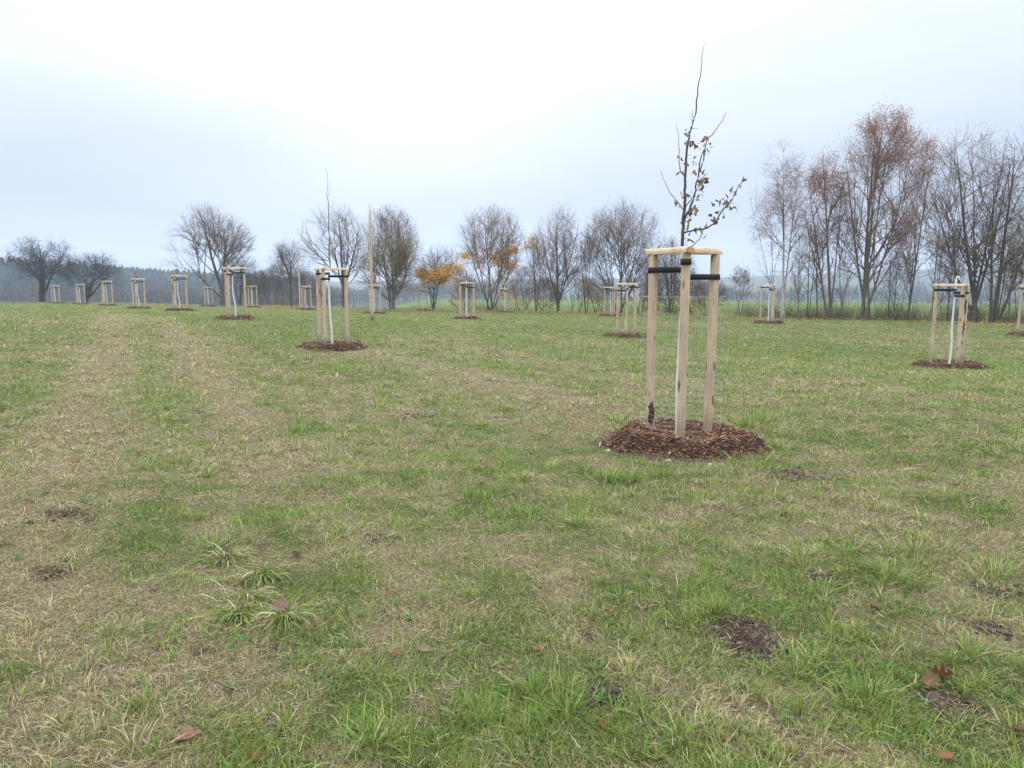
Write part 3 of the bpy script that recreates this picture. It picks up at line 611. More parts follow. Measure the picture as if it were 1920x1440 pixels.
def sapling_generic(seed, kind='thin', bend=.02, O=None, top=2.25):
    """whitewashed stem with a few thin bare whips"""
    g = np.random.default_rng(seed); root = empty('young_tree', O); mb = MB()
    b = bend * np.array([g.choice([-1, 1]), .3, 0]); foot = np.array([g.uniform(-.02, .06), 0, .02])
    poly_branch(mb, [foot, [b[0], b[1], .5], [b[0] * -.4, 0, 1.1], [0, 0, 1.75], [.0, 0, top]], .03, .022, 7, 4, .002, g)
    if kind == 'hook': poly_branch(mb, [[0, 0, top], [.015, 0, top + .04], [.06, 0, top + .04], [.085, 0, top - .03]], .026, .02, 7, 3, .0, g)
    mb.build('trunk', M_WHITE, root); mb = MB()
    h = {'thin': 1.2, 'long': 2.75, 'stub': .7, 'hook': .9}[kind]; p0 = np.array([0, 0, top - .02])
    if kind == 'long':
        D = O[1]; cc = lambda x, y, dy=0: at(480 + x / 3.69, 300 + y / 3.69, D + dy) - np.array(O)
        for pts, r0, r1 in [([(513, 745), (507, 650), (508, 560), (505, 480), (503, 340), (494, 240), (497, 150), (488, 55)], .018, .004), ([(507, 700), (440, 670), (380, 620), (320, 550), (315, 500), (330, 410)], .012, .004),
                            ([(508, 690), (425, 600), (362, 530), (345, 470), (352, 400)], .011, .004), ([(340, 560), (300, 510), (285, 470)], .006, .003), ([(500, 250), (515, 190)], .006, .003), ([(508, 660), (560, 590), (580, 500), (577, 430)], .009, .003)]:
            poly_branch(mb, [cc(x, y, .12 * (k - 2)) for k, (x, y) in enumerate(pts)], r0, r1, 5, 4, .008, g)
    else:
        q = poly_branch(mb, [p0, p0 + [g.normal(0, .03), 0, h * .4], p0 + [g.normal(0, .05), g.normal(0, .05), h]], .017, .004, 5, 5, .006, g)
        for k in range({'thin': 4, 'stub': 2, 'hook': 3}[kind]):
            a = g.uniform(0, 2 * pi); l = h * g.uniform(.3, .6); s = p0 + np.array([0, 0, h * g.uniform(.02, .35)]); w = l * g.uniform(.35, .9)
            poly_branch(mb, [s, s + [w * .6 * cos(a), w * .6 * sin(a), l * .35], s + [w * cos(a), w * sin(a), l]], .009, .003, 4, 4, .006, g)
    mb.build('crown', M_TWIG, root)
    return root

PLACE = {
 'A': 'nearest the camera, right of centre', 'B': 'second largest, left of the tall bare pole', 'C': 'at the right, in front of the tangled trees', 'D': 'just left of the nearest one, before yellow shrubs',
 'E': 'at centre, between orange shrub and many-stemmed tree', 'F': 'sixth from left, before the spreading bare tree', 'G': 'fifth from left in the row on the left', 'H': 'fourth from left in the row on the left',
 'I': 'third from left, beyond the pale grass track', 'J': 'second from left, under the gnarled trees', 'K': 'leftmost of all, by the big gnarled tree', 'L': 'small and far, beneath the spreading bare tree',
 'M': 'far off, just right of the spreading bare tree', 'N': 'far off, beside the thin far pole', 'O': 'right behind the tall bare pole', 'P': 'far off, left of the orange leaved shrub',
 'Q': 'far off, under the many-stemmed tree with orange leaves', 'R': 'half hidden, far left behind the yellow shrubs', 'S': 'in front of the leaning white birch', 'T': 'cut off by the right edge of the view'}
protos = {}
SAPK = {'B': 'long', 'C': 'hook', 'D': 'stub', 'E': 'thin', 'F': 'stub', 'G': 'thin', 'H': 'thin'}
mound_protos = []
for n_, (sx, sy, sz, th, R) in SP.items():
    z0 = G(sx, sy); SPz = z0; a = RAD(th) - atan2(sx, sy)
    if n_ == 'A':
        r = make_stand(R, 100, 0, .015, (1.91, 1.76, 1.835)); r.rotation_euler.z = a
    else:
        if 'p' not in protos: protos['p'] = make_stand(.45, 200); r = protos['p']
        else: r = copy_tree(protos['p'])
        r.rotation_euler.z = a; s = R / .45; r.scale = (s, s, 1)
    r.location = (sx, sy, z0 + .07); r.name = 'tree_guard'
    tag(r, 'three-post timber tree guard ' + PLACE[n_], 'tree guard', GROUP_S)
    # young tree
    if n_ == 'A': SP['A'] = (sx, sy, z0, th, R); t_ = sapling_near()
    else:
        kd = SAPK.get(n_, 'stub' if sy > 45 else 'thin'); t_ = sapling_generic(ord(n_), kd, .05 if n_ in 'FGH' else .02, (sx, sy, z0), 2.27 if n_ in 'CEQ' else 2.08)
    tag(t_, 'young whitewashed tree tied in its guard, ' + PLACE[n_], 'young tree', 'young trees tied in timber guards')
    # mulch
    near = sy < 12; mid = sy < 32
    if near: m_ = mound_mb(.80, 10000, 3, 1.0, .17).build('mulch_mound', M_MULCH, smooth=False)
    elif mid: m_ = mound_mb(.86, 2600, 10 + ord(n_), 1.5, .13).build('mulch_mound', M_MULCH, smooth=False)
    else:
        if len(mound_protos) < 2: m_ = mound_mb(.82, 700, 50 + ord(n_), 2.4, .14).build('mulch_mound', M_MULCH, smooth=False); mound_protos.append(m_)
        else: m_ = mound_protos[len(SPz.__repr__()) % 2].copy(); C.objects.link(m_); m_.rotation_euler.z = random.uniform(0, 6)
    m_.location = (sx + (.06 if near else 0), sy, z0)
    tag(m_, 'mound of dark red-brown bark mulch ' + PLACE[n_], 'mulch mound', 'bark mulch mounds round the young trees')
# bark left on single posts
def bark_strip(post, a0, z0, z1, w, rad=.0512):
    zs = np.linspace(z0, z1, 9); V = []; g = np.random.default_rng(int(z0 * 100) + 3)
    for i, z in enumerate(zs):
        ww = w * min(1, .25 + sin(pi * (i + .3) / 8.6) * 1.3) * g.uniform(.6, 1.1); c = a0 + g.normal(0, .16)
        for j in range(5):
            a = c + ww * (j / 4 - .5); V.append([min(rad * cos(a), rad * .72 + .003), max(-rad * .96, min(rad * .96, rad * sin(a))), z])
    idx = np.arange(45).reshape(9, 5); mb = MB(); mb.add(V, np.stack([idx[:-1, :-1], idx[:-1, 1:], idx[1:, 1:], idx[1:, :-1]], -1).reshape(-1, 4)); o = mb.build('bark_patch', M_DBARK, post)
    md = o.modifiers.new('s', 'SOLIDIFY'); md.thickness = .004; md.offset = 1
    return o
roots = [o for o in C.objects if o.get('category') == 'tree guard']
def posts_of(r): return [c for c in r.children if c.name.startswith('post')]
def facing(post, r):   # local angle of the post side that faces the camera
    M = r.matrix_basis @ post.matrix_basis; p = M.translation; d = Vector((-p.x, -p.y, 0)); l = M.to_3x3().inverted() @ d; return atan2(l.y, l.x)
rA = roots[0]; pl = min(posts_of(rA), key=lambda c: (rA.matrix_basis @ c.matrix_basis).translation.x); bark_strip(pl, facing(pl, rA) + .2, .12, .38, 1.5)
rC = roots[2]; pr = max(posts_of(rC), key=lambda c: (rC.matrix_basis @ c.matrix_basis).translation.x); bark_strip(pr, facing(pr, rC) + .0, .70, 1.12, .9); bark_strip(pr, facing(pr, rC), 1.28, 1.68, .9)
rG = roots[6]; pg = min(posts_of(rG), key=lambda c: (rG.matrix_basis @ c.matrix_basis).translation.x); bark_strip(pg, facing(pg, rG), .9, 1.6, .9)

# tall bare poles
def pole(u, vb, vt, name_lab, r=.045, D=None):
    p = at(u, vb, D); z = G(p[0], p[1]); H = D * (tan(elev(vt)) - tan(elev(vb))); mb = MB(); n = 9
    zz_ = np.linspace(-.2, H, n); P = np.stack([rng.normal(0, .008, n).cumsum() * .6, rng.normal(0, .004, n).cumsum(), zz_], -1); P -= P[0] * [1, 1, 0]
    tubes(mb, P[None], np.linspace(r * 1.15, r * .75, n)[None], 10, cap=True); o = mb.build('pole', M_WOOD, loc=(p[0], p[1], z)); tag(o, name_lab, 'pole')
pole(698.5, 606, 388, 'tall slender timber pole standing bare in the grass', .062, 35)
pole(563, 577, 473, 'thin far timber pole by the grey thicket', .06, 66)

# ---------------------------------------------------------------- trees
def ell_dist(o, d, c, r):
    """distance along d from o to the ellipsoid surface (0 when outside and heading away)"""
    p = (o - c) / r; q = d / r; a = (q * q).sum(-1); b = (p * q).sum(-1); cc = (p * p).sum(-1) - 1; dis = b * b - a * cc
    s = (-b + np.sqrt(np.maximum(dis, 0))) / a; return np.where(dis > 0, np.maximum(s, 0), 0)
def grow(g, P, R, n, t0, t1, ang, dang, lenf, S, trop, wob, rr, env, rmin, cap_len=99, up_bias=0):
    k = g.integers(0, len(P), n) if lenf != 'w' else None
    Lp = np.linalg.norm(np.diff(P, axis=1), axis=2).sum(1); k = g.choice(len(P), n, p=Lp / Lp.sum())
    t = g.uniform(t0, t1, n) * (P.shape[1] - 1); i = np.minimum(t.astype(int), P.shape[1] - 2); f = (t - i)[:, None]
    o = P[k, i] * (1 - f) + P[k, i + 1] * f; T = nrm(P[k, i + 1] - P[k, i]); pr = R[k, i] * (1 - f[:, 0]) + R[k, i + 1] * f[:, 0]
    A, B = frames(T); az = g.uniform(0, 2 * pi, n)[:, None]; a = np.radians(g.normal(ang, dang, n))[:, None]
    d = nrm(np.cos(a) * T + np.sin(a) * (A * np.cos(az) + B * np.sin(az)) + np.array([0, 0, up_bias]))
    c, r = env; L = ell_dist(o, nrm(d + np.array([0, 0, .3]) * (trop > 0)), c, r * 1.03) * g.uniform(lenf[0], lenf[1], n)
    L = np.minimum(L, cap_len * g.uniform(.6, 1.2, n)); L = np.maximum(L, .12 * g.uniform(.5, 1.5, n))
    Q = np.empty((n, S, 3)); Q[:, 0] = o; st = (L / (S - 1))[:, None]
    for j in range(1, S):
        d = nrm(d + g.normal(0, wob, (n, 3)) + np.array([0, 0, trop])); Q[:, j] = Q[:, j - 1] + d * st
    r0 = np.minimum(pr * rr, .008 + L * .0105); r0 = np.maximum(r0, rmin); RR = r0[:, None] * np.linspace(1, .3, S)[None]; RR = np.maximum(RR, rmin * .75); return Q, RR
def leaves_on(mb, g, P, n, size, cols, cen=None, rad=None, jit=.2):
    k = g.integers(0, len(P), n * (40 if cen is not None else 1)); i = g.integers(1, P.shape[1], len(k)); p = P[k, i] + g.normal(0, jit, (len(k), 3))
    if cen is not None:
        q = (((p[:, None] - cen[None]) / rad[None]) ** 2).sum(-1).min(1); p = p[g.random(len(k)) < np.exp(-q * 1.2)][:n]
    m = len(p)
    if not m: return
    a = nrm(g.normal(0, 1, (m, 3))); b = nrm(np.cross(a, g.normal(0, 1, (m, 3)))); s = size * g.uniform(.6, 1.3, m)[:, None]
    V = np.stack([p, p + a * s * .5 + b * s * .35, p + a * s, p + a * s * .5 - b * s * .35], 1).reshape(-1, 3); Q = np.arange(m * 4).reshape(-1, 4)
    cc = np.array(cols)[g.integers(0, len(cols), m)] * g.normal(1, .18, (m, 1)).clip(.5, 1.5); mb.add(V, Q, col=np.repeat(cc, 4, axis=0))
BK = {'black': (.045, .038, .03), 'dark': (.085, .072, .056), 'grey': (.145, .128, .098), 'brown': (.155, .113, .072), 'birch': (.52, .50, .47), 'red': (.23, .145, .10), 'olive': (.12, .115, .06)}
def tree(name, label, u, vb, D, top, lft, rgt, seed, stems=None, crown_low=None, n=(22, 160, 900, 3200), ang=(50, 40, 38), trop=(.05, .03, .02), wob=(.09, .12, .16), bark='grey', twig='brown',
         leaves=None, cat='tree', group=None, trunk_r=.16, rmin=.0055, lenf=((.72, 1.05), (.4, .98), (.35, .95), (.3, .9)), t0=.22, caps=(99, 99, 1.6, .8), ratio=(.75, .75, .8), depthf=.85, wseg=6, stem_lean=.25, up=0.0, fork=0.0):
    """crown silhouette surveyed from left, right and top; stems: list of (top offset x, height fraction)"""
    g = np.random.default_rng(seed); p = at(u, vb, D); z = G(p[0], p[1]); H = D * (tan(elev(top)) - tan(elev(vb))) ; px = D / F
    z_off = z - p[2]; H -= z_off * .0
    xl, xr = (lft - u) * px, (rgt - u) * px; rx = (xr - xl) / 2; cx = (xr + xl) / 2
    lo = H * .18 if crown_low is None else D * (tan(elev(crown_low)) - tan(elev(vb)))
    c = np.array([cx, 0, (H + lo) / 2]); r = np.array([rx * 1.1, rx * depthf * 1.05, (H - lo) / 2 * .99]); env = (c, r)
    stems = stems or [(cx * .6, .88)]
    SP_, SR = [], []; S0 = 12
    for k, (dx, hf) in enumerate(stems):
        t = np.linspace(0, 1, S0); off = g.uniform(-.4, .4) if len(stems) > 1 else 0; dy = g.uniform(-1, 1) * abs(rx) * .3 if len(stems) > 1 else g.normal(0, .2)
        x = off * min(1, len(stems) / 5) * (fork == 0) + dx * 1.25 * (np.clip(t - fork, 0, 1) / (1 - fork)) ** .85 + g.normal(0, .012 * H, S0).cumsum() * .25 * t; y = g.uniform(-.3, .3) + dy * (np.clip(t - fork, 0, 1) / (1 - fork)) ** .95; zz_ = -.15 + (H * hf + .15) * t
        SP_.append(np.stack([x, y, zz_], -1)); SR.append(trunk_r * .82 * (1 if k == 0 else .7 * g.uniform(.7, 1.05)) * ((1 - t) ** .85 * .93 + .05 + .15 * np.exp(-t * 22)))
    P0, R0 = np.array(SP_), np.array(SR)
    L = [(P0, R0)]; P, R = P0, R0
    P1, R1 = grow(g, P0, R0, n[0], t0, .97, ang[0], 10, lenf[0], 9, trop[0], wob[0], ratio[0], env, .012, caps[0], up_bias=up)
    LP = [(P1, R1)]
    src = np.concatenate([P1]); srr = R1
    P2, R2 = grow(g, src, srr, n[1], .18, 1, ang[1], 10, lenf[1], 6, trop[1], wob[1], ratio[1], env, .009, caps[1])
    env2 = (c, r * 1.12)
    P3, R3 = grow(g, np.concatenate([P2]), R2, int(n[2] * .8), .12, 1, ang[2], 12, lenf[2], 4, trop[2], wob[2], ratio[2], env2, rmin, caps[2])
    P4, R4 = grow(g, P3, R3, int(n[3] * .7), .1, 1, ang[2], 14, lenf[3], 3, trop[2], wob[2], .9, env2, rmin * .7, caps[3])
    root = empty(name, (p[0], p[1], z))
    mb = MB(); tubes(mb, P0, R0, 8, col=BK[bark]); mb.build('trunk', M_BARK, root)
    mb = MB()
    tubes(mb, P1, R1, 5, col=tuple((a + b) / 2 for a, b in zip(BK['grey' if bark == 'birch' else bark], BK[twig]))); tubes(mb, P2, R2, 4, col=BK[twig]); tubes(mb, P3, R3, 3, col=BK[twig]); tubes(mb, P4, R4, 3, col=BK[twig]); mb.build('crown', M_BARK, root)
    if leaves:
        mb = MB()
        for (cnt, size, cols, cen) in leaves:
            cnt = int(cnt * 1.1); size = size * 1.15
            if cen is None: leaves_on(mb, g, P4, cnt, size, cols)
            else:
                cc = np.array([[(a - u) * px, g.uniform(-.8, .8), D * (tan(elev(b)) - tan(elev(vb)))] for a, b, _ in cen]); rd = np.array([[q * px * 1.6, q * px * 2.2, q * px * .8] for _, _, q in cen]); leaves_on(mb, g, np.concatenate([P3[:, :3], P4]), cnt, size, cols, cc, rd)
        if mb.n: mb.build('leaves', M_LEAF, root)
    tag(root, label, cat, group); return root
OLH = [(.30, .27, .05), (.36, .30, .06), (.24, .23, .05), (.34, .24, .06)]; OR = [(.66, .36, .035), (.72, .48, .05), (.50, .24, .04)]; YE = [(.50, .38, .06), (.38, .30, .06)]; OL = [(.21, .22, .055), (.30, .27, .07), (.32, .22, .07)]; RB = [(.33, .14, .08), (.36, .18, .10), (.24, .11, .07)]
G1 = 'trees along the edge of the meadow'
def TR(name, label, *a, **k): return tree(name, label, *a, group=G1, **k)
TR('fruit_tree', 'big dark gnarled bare fruit tree furthest left', 80, 567, 98, 440, 18, 148, 1, fork=.16, stems=[(-.3, .8), (.9, .75), (1.6, .6)], crown_low=548, n=(22, 170, 950, 3200), ang=(55, 50, 48), trop=(.0, .0, .0), wob=(.16, .2, .24), bark='black', twig='black', trunk_r=.42, leaves=[(250, .09, OL, None)], rmin=.011)
TR('fruit_tree', 'smaller gnarled bare fruit tree leaning right, second from left', 163, 567, 96, 470, 128, 232, 2, fork=.12, stems=[(1.5, .7), (.0, .75), (2.6, .65)], crown_low=552, n=(18, 120, 650, 2200), ang=(55, 50, 48), trop=(.0, .0, .0), wob=(.16, .2, .24), bark='black', twig='black', trunk_r=.3, rmin=.011)
TR('broadleaf_tree', 'broad spreading bare tree with low left limb', 417, 575, 84, 386, 322, 474, 3, fork=.2, stems=[(-1.3, .92), (-3.4, .5), (.6, .7)], crown_low=575, n=(30, 210, 1100, 3600), ang=(42, 38, 36), bark='dark', twig='brown', trunk_r=.30, t0=.2)
TR('broadleaf_tree', 'small dark twiggy tree close right of the spreading tree', 449, 574, 90, 470, 415, 490, 4, fork=.15, stems=[(.4, .8), (-.8, .7)], crown_low=560, n=(20, 150, 800, 2600), ang=(55, 50, 45), trop=(.0, .0, .0), wob=(.14, .18, .2), bark='black', twig='black', trunk_r=.2)
TR('broadleaf_tree', 'slender grey bare tree rising out of the thicket', 545, 576, 80, 448, 508, 588, 5, stems=[(.1, .9)], crown_low=560, n=(18, 110, 500, 1500), ang=(38, 36, 34), trop=(.06, .05, .03), bark='dark', twig='grey', trunk_r=.14)
TR('broadleaf_tree', 'open bare tree behind the second largest guard', 646, 578, 80, 380, 572, 690, 6, fork=.22, stems=[(-.2, .88), (-1.3, .8), (1.6, .82)], crown_low=575, n=(26, 150, 700, 2200), ang=(46, 38, 36), trop=(.09, .05, .03), bark='dark', twig='brown', trunk_r=.24, t0=.2)
TR('hornbeam_tree', 'dense oval tree with olive leaves behind the tall pole', 737, 581, 74, 388, 676, 792, 7, stems=[(-.2, .95), (-1.1, .85), (1.0, .85), (.4, .9), (-.6, .8)], crown_low=620, n=(60, 380, 1900, 4600), ang=(40, 34, 34), trop=(.08, .06, .04), bark='grey', twig='brown', trunk_r=0.15, t0=.08,
   leaves=[(7500, .09, OLH, [(737, 500, 45), (700, 520, 26), (775, 520, 26), (745, 545, 36), (720, 470, 26), (758, 470, 28)]), (500, .09, YE + OR[:1], [(735, 560, 40), (700, 565, 26), (760, 560, 26)])])
TR('maple_tree', 'small tree with bright orange leaf clusters', 814, 582, 74, 460, 782, 876, 8, stems=[(.1, .9), (-.7, .85), (.9, .8)], crown_low=620, n=(22, 110, 450, 1300), ang=(38, 36, 36), trop=(.07, .04, .02), bark='dark', twig='grey', trunk_r=.12, t0=.1,
   leaves=[(4800, .13, OR, [(795, 515, 10), (835, 525, 20), (845, 505, 11), (865, 503, 9), (850, 535, 15), (805, 538, 9), (850, 552, 12), (838, 565, 14), (830, 512, 9)])])
TR('maple_tree', 'large many-stemmed bare tree with orange leaves low down', 918, 584, 70, 388, 852, 988, 9, stems=[(-.6, .93), (-2.2, .82), (1.6, .9), (.5, .93), (2.6, .8), (-1.4, .88)], crown_low=620, n=(56, 340, 1500, 4400), ang=(46, 36, 34), trop=(.06, .05, .03), bark='dark', twig='brown', trunk_r=0.12, t0=.12,
   leaves=[(3600, .12, OR, [(930, 490, 14), (955, 470, 10), (908, 495, 14), (905, 470, 8), (970, 535, 14), (978, 520, 11), (910, 565, 11), (940, 560, 12), (965, 548, 10), (925, 520, 14), (880, 480, 9), (930, 555, 18), (960, 500, 10)])])
TR('maple_tree', 'narrow tree with an orange tuft at its top', 1003, 585, 68, 440, 976, 1026, 10, stems=[(-.3, .93), (.4, .8)], crown_low=620, n=(18, 90, 420, 1300), ang=(38, 36, 36), bark='dark', twig='brown', trunk_r=.11, leaves=[(260, .11, OR, [(990, 450, 9), (998, 462, 8), (985, 458, 7)]), (160, .09, YE, None)])
TR('broadleaf_tree', 'bare fan-shaped tree with one short trunk', 1046, 587, 66, 388, 996, 1100, 11, fork=.1, stems=[(-.2, .9), (-1.3, .86), (1.4, .88)], crown_low=620, n=(34, 170, 750, 2400), ang=(52, 38, 36), trop=(.09, .06, .03), bark='dark', twig='brown', trunk_r=0.17, t0=.08, leaves=[(60, .1, YE, None)])
TR('broadleaf_tree', 'small two-stemmed bare tree right of the fan-shaped tree', 1101, 588, 63, 428, 1078, 1128, 12, stems=[(-.5, .9), (.2, .85)], crown_low=620, n=(14, 70, 320, 1000), ang=(34, 32, 32), bark='dark', twig='brown', trunk_r=.08, leaves=[(150, .1, YE, [(1090, 535, 16), (1105, 575, 10)])])
TR('broadleaf_tree', 'wide many-stemmed bare tree with yellow leaves at its foot', 1160, 588, 62, 374, 1088, 1240, 13, stems=[(-.2, .95), (-1.6, .86), (1.6, .9), (.6, .93), (2.4, .8), (-.9, .9), (-2.2, .75)], crown_low=620, n=(60, 340, 1600, 4600), ang=(46, 36, 34), trop=(.06, .05, .03), bark='dark', twig='brown', trunk_r=0.1, t0=.1,
   leaves=[(1300, .11, YE + OR[1:2], [(1170, 530, 16), (1160, 560, 20), (1185, 550, 14), (1140, 575, 18), (1120, 565, 10)])])
TR('broadleaf_tree', 'low fan of bare stems behind the nearest guard', 1252, 591, 59, 448, 1212, 1300, 14, stems=[(-.5, .85), (.5, .8), (-1.1, .7), (1.0, .75), (.1, .9)], crown_low=620, n=(30, 140, 600, 1800), ang=(32, 32, 32), trop=(.06, .03, .02), bark='olive', twig='grey', trunk_r=.09, t0=.05, leaves=[(260, .07, OL, None)], cat='shrub')
TR('broadleaf_shrub', 'thin upright stems with sparse leaves left of birch', 1384, 594, 54, 500, 1362, 1404, 15, stems=[(-.5, .9), (.1, .95), (.5, .85), (.3, .8)], crown_low=585, n=(12, 50, 220, 500), ang=(26, 30, 34), bark='brown', twig='brown', trunk_r=.04, t0=.1, leaves=[(130, .09, RB, None)], cat='shrub')
TR('birch_tree', 'white-trunked birch with drooping twigs, leftmost birch', 1469, 598, 52, 262, 1405, 1512, 16, stems=[(-.5, .97), (.6, .85), (-1.9, .42)], crown_low=560, n=(30, 180, 1100, 3400), ang=(38, 42, 50), trop=(.06, .0, -.22), wob=(.08, .12, .1), bark='birch', twig='red', trunk_r=.13, t0=.2, caps=(99, 2.0, 1.4, .7), lenf=((.6, .95), (.4, .9), (.4, .9), (.4, .9)), rmin=.0045, leaves=[(200, .06, RB, [(1440, 275, 12), (1460, 272, 10)])])
TR('birch_tree', 'reddish birch leaning over between two larger birches', 1552, 600, 51, 266, 1496, 1590, 17, stems=[(-.9, .96), (-1.5, .8), (.3, .85)], crown_low=625, n=(30, 180, 950, 3000), ang=(34, 38, 44), trop=(.07, .02, -.05), wob=(.08, .1, .12), bark='grey', twig='red', trunk_r=.14, t0=.15, rmin=.0045, leaves=[(3000, .07, RB, [(1518, 350, 26), (1535, 300, 16), (1522, 380, 18), (1545, 330, 14)])], caps=(99, 2.2, 1.4, .7))
TR('birch_tree', 'tallest birch, many-stemmed with russet leaves at its top', 1624, 602, 50, 200, 1556, 1712, 18, stems=[(-.1, .98), (1.1, .92), (-.9, .9), (1.8, .8), (-1.7, .78), (.5, .95)], crown_low=625, n=(54, 340, 1900, 5600), ang=(42, 36, 40), trop=(.08, .04, .01), wob=(.07, .1, .12), bark='grey', twig='red', trunk_r=0.17, t0=.12, rmin=.0045,
   leaves=[(6500, .07, RB, [(1640, 225, 30), (1665, 250, 26), (1610, 245, 22), (1640, 290, 30), (1660, 300, 22)]), (500, .07, OL, [(1620, 480, 60), (1660, 420, 50), (1690, 500, 30)])], caps=(99, 2.6, 1.4, .7))
TR('birch_tree', 'slim russet-topped tree right of the tallest birch', 1702, 603, 52, 256, 1668, 1750, 19, stems=[(.9, .95), (.1, .8)], crown_low=625, n=(26, 150, 800, 2400), ang=(32, 34, 38), trop=(.07, .03, .0), bark='grey', twig='red', trunk_r=.09, t0=.15, rmin=.0045, leaves=[(1800, .07, RB, [(1725, 275, 16), (1735, 300, 18), (1715, 320, 18)]), (350, .07, OL, [(1690, 460, 40)])])
TR('alder_tree', 'tall dark multi-limbed bare tree behind the right guard', 1822, 605, 47, 238, 1722, 1890, 20, fork=.1, stems=[(-1.6, .9), (-.5, .96), (.9, .95), (1.7, .88), (-2.5, .75)], crown_low=625, n=(40, 230, 900, 3000), ang=(48, 40, 40), trop=(.06, .04, .02), wob=(.1, .14, .18), bark='dark', twig='brown', trunk_r=0.17, t0=.15, leaves=[(240, .08, OL, [(1790, 530, 40), (1800, 470, 30)]), (1500, .11, OR + YE, [(1835, 562, 12), (1850, 560, 10), (1800, 565, 10)])])
TR('alder_tree', 'bare tree with twisting limbs near the right edge', 1862, 606, 46, 250, 1815, 1950, 21, stems=[(.5, .95), (1.9, .9), (-.4, .85)], crown_low=625, n=(30, 170, 700, 2300), ang=(48, 40, 40), trop=(.06, .04, .02), wob=(.12, .15, .18), bark='dark', twig='brown', trunk_r=.17, t0=.2, leaves=[(700, .10, OR + YE, [(1880, 520, 22), (1905, 560, 22), (1915, 500, 20), (1870, 590, 20)])])
TR('alder_tree', 'bare tree cut by the right edge', 1935, 608, 46, 248, 1880, 2020, 22, stems=[(.3, .95), (-.9, .85), (1.5, .85)], crown_low=625, n=(30, 160, 700, 2200), ang=(48, 40, 40), bark='dark', twig='brown', trunk_r=.17, t0=.15, leaves=[(500, .10, OR + YE, [(1900, 540, 26), (1930, 580, 30)])])
HB = [(872, 583, 72, 505), (982, 585, 69, 500), (1024, 586, 67, 515), (1076, 587.5, 65, 498), (1126, 588.5, 63, 505), (1200, 590, 61, 480), (1226, 590.5, 60, 500), (1292, 592, 58, 505), (1330, 593, 56.5, 520)]
HW = ['first', 'second', 'third', 'fourth', 'fifth', 'sixth', 'seventh', 'eighth', 'last']
for k, (u, v, D, tp) in enumerate(HB):
    w = 26 + (k * 5) % 9
    tree('hedge_bush', 'low bare bush filling the tree row at centre, ' + HW[k] + ' from left', u, v, D, tp, u - w, u + w, 130 + k, stems=[(random.uniform(-.9, .9), random.uniform(.6, .9)) for _ in range(5)], crown_low=615, n=(28, 100, 420, 1100), ang=(44, 40, 38), bark='dark', twig='brown', trunk_r=.05, t0=.05, rmin=.006, cat='bush', group='low bushes filling the tree row',
         leaves=[(220 if k % 2 else 420, .10, OR + YE, [(u - 6, v - 22, 14), (u + 8, v - 12, 14)])])
# slim understorey trees
SL = [(1500, 599, 430, .05), (1513, 599, 380, .06), (1532, 600, 420, .06), (1580, 600, 400, .05), (1662, 601, 430, .05), (1682, 602, 470, .05), (1742, 603, 360, .06), (1758, 604, 400, .05), (1775, 604, 420, .06), (1790, 604, 460, .05), (1852, 606, 430, .05), (1875, 606, 380, .06), (1890, 607, 440, .05), (1905, 607, 400, .06)]
SW = ['first', 'second', 'third', 'fourth', 'fifth', 'sixth', 'seventh', 'eighth', 'ninth', 'tenth', 'eleventh', 'twelfth', 'thirteenth', 'last']
for k, (u, v, tp, r_) in enumerate(SL):
    w = 22 + (k * 7) % 12
    tree('slender_tree', 'thin bare understorey stem among the right trees, ' + SW[k] + ' from left', u, v, 50 - k * .3 + (k % 3), tp, u - w, u + w, 60 + k, stems=[(random.uniform(-.6, .6), .95)] + ([(random.uniform(-.8, .8), .7)] if k % 2 else []), crown_low=560, n=(12, 44, 170, 450), ang=(36, 38, 38), bark='dark' if k % 3 else 'grey', twig='brown', trunk_r=r_, t0=.15, rmin=.0045,
         leaves=[(120, .07, OL, None)] + ([(160, .09, OR + YE, None)] if k > 9 else []), cat='tree', group='thin understorey trees at the right')
# thicket at the left centre
TH = [(492, 575, 84, 506), (506, 575, 83, 500), (522, 575, 82, 490), (560, 576, 81, 500), (580, 577, 81, 505), (598, 577, 80, 512), (478, 574, 86, 515), (535, 576, 83, 505)]
for k, (u, v, D, tp) in enumerate(sorted(TH)):
    tree('bare_shrub', 'grey-brown bare shrub of the thicket at left, ' + SW[k] + ' from left', u, v, D, tp, u - 19, u + 19, 90 + k, stems=[(random.uniform(-.7, .7), .9) for _ in range(4)], crown_low=573, n=(26, 90, 420, 1200), ang=(32, 36, 38), bark='brown', twig='grey', trunk_r=.05, t0=.05, rmin=.005, cat='shrub', group='bare shrubs of the grey thicket')
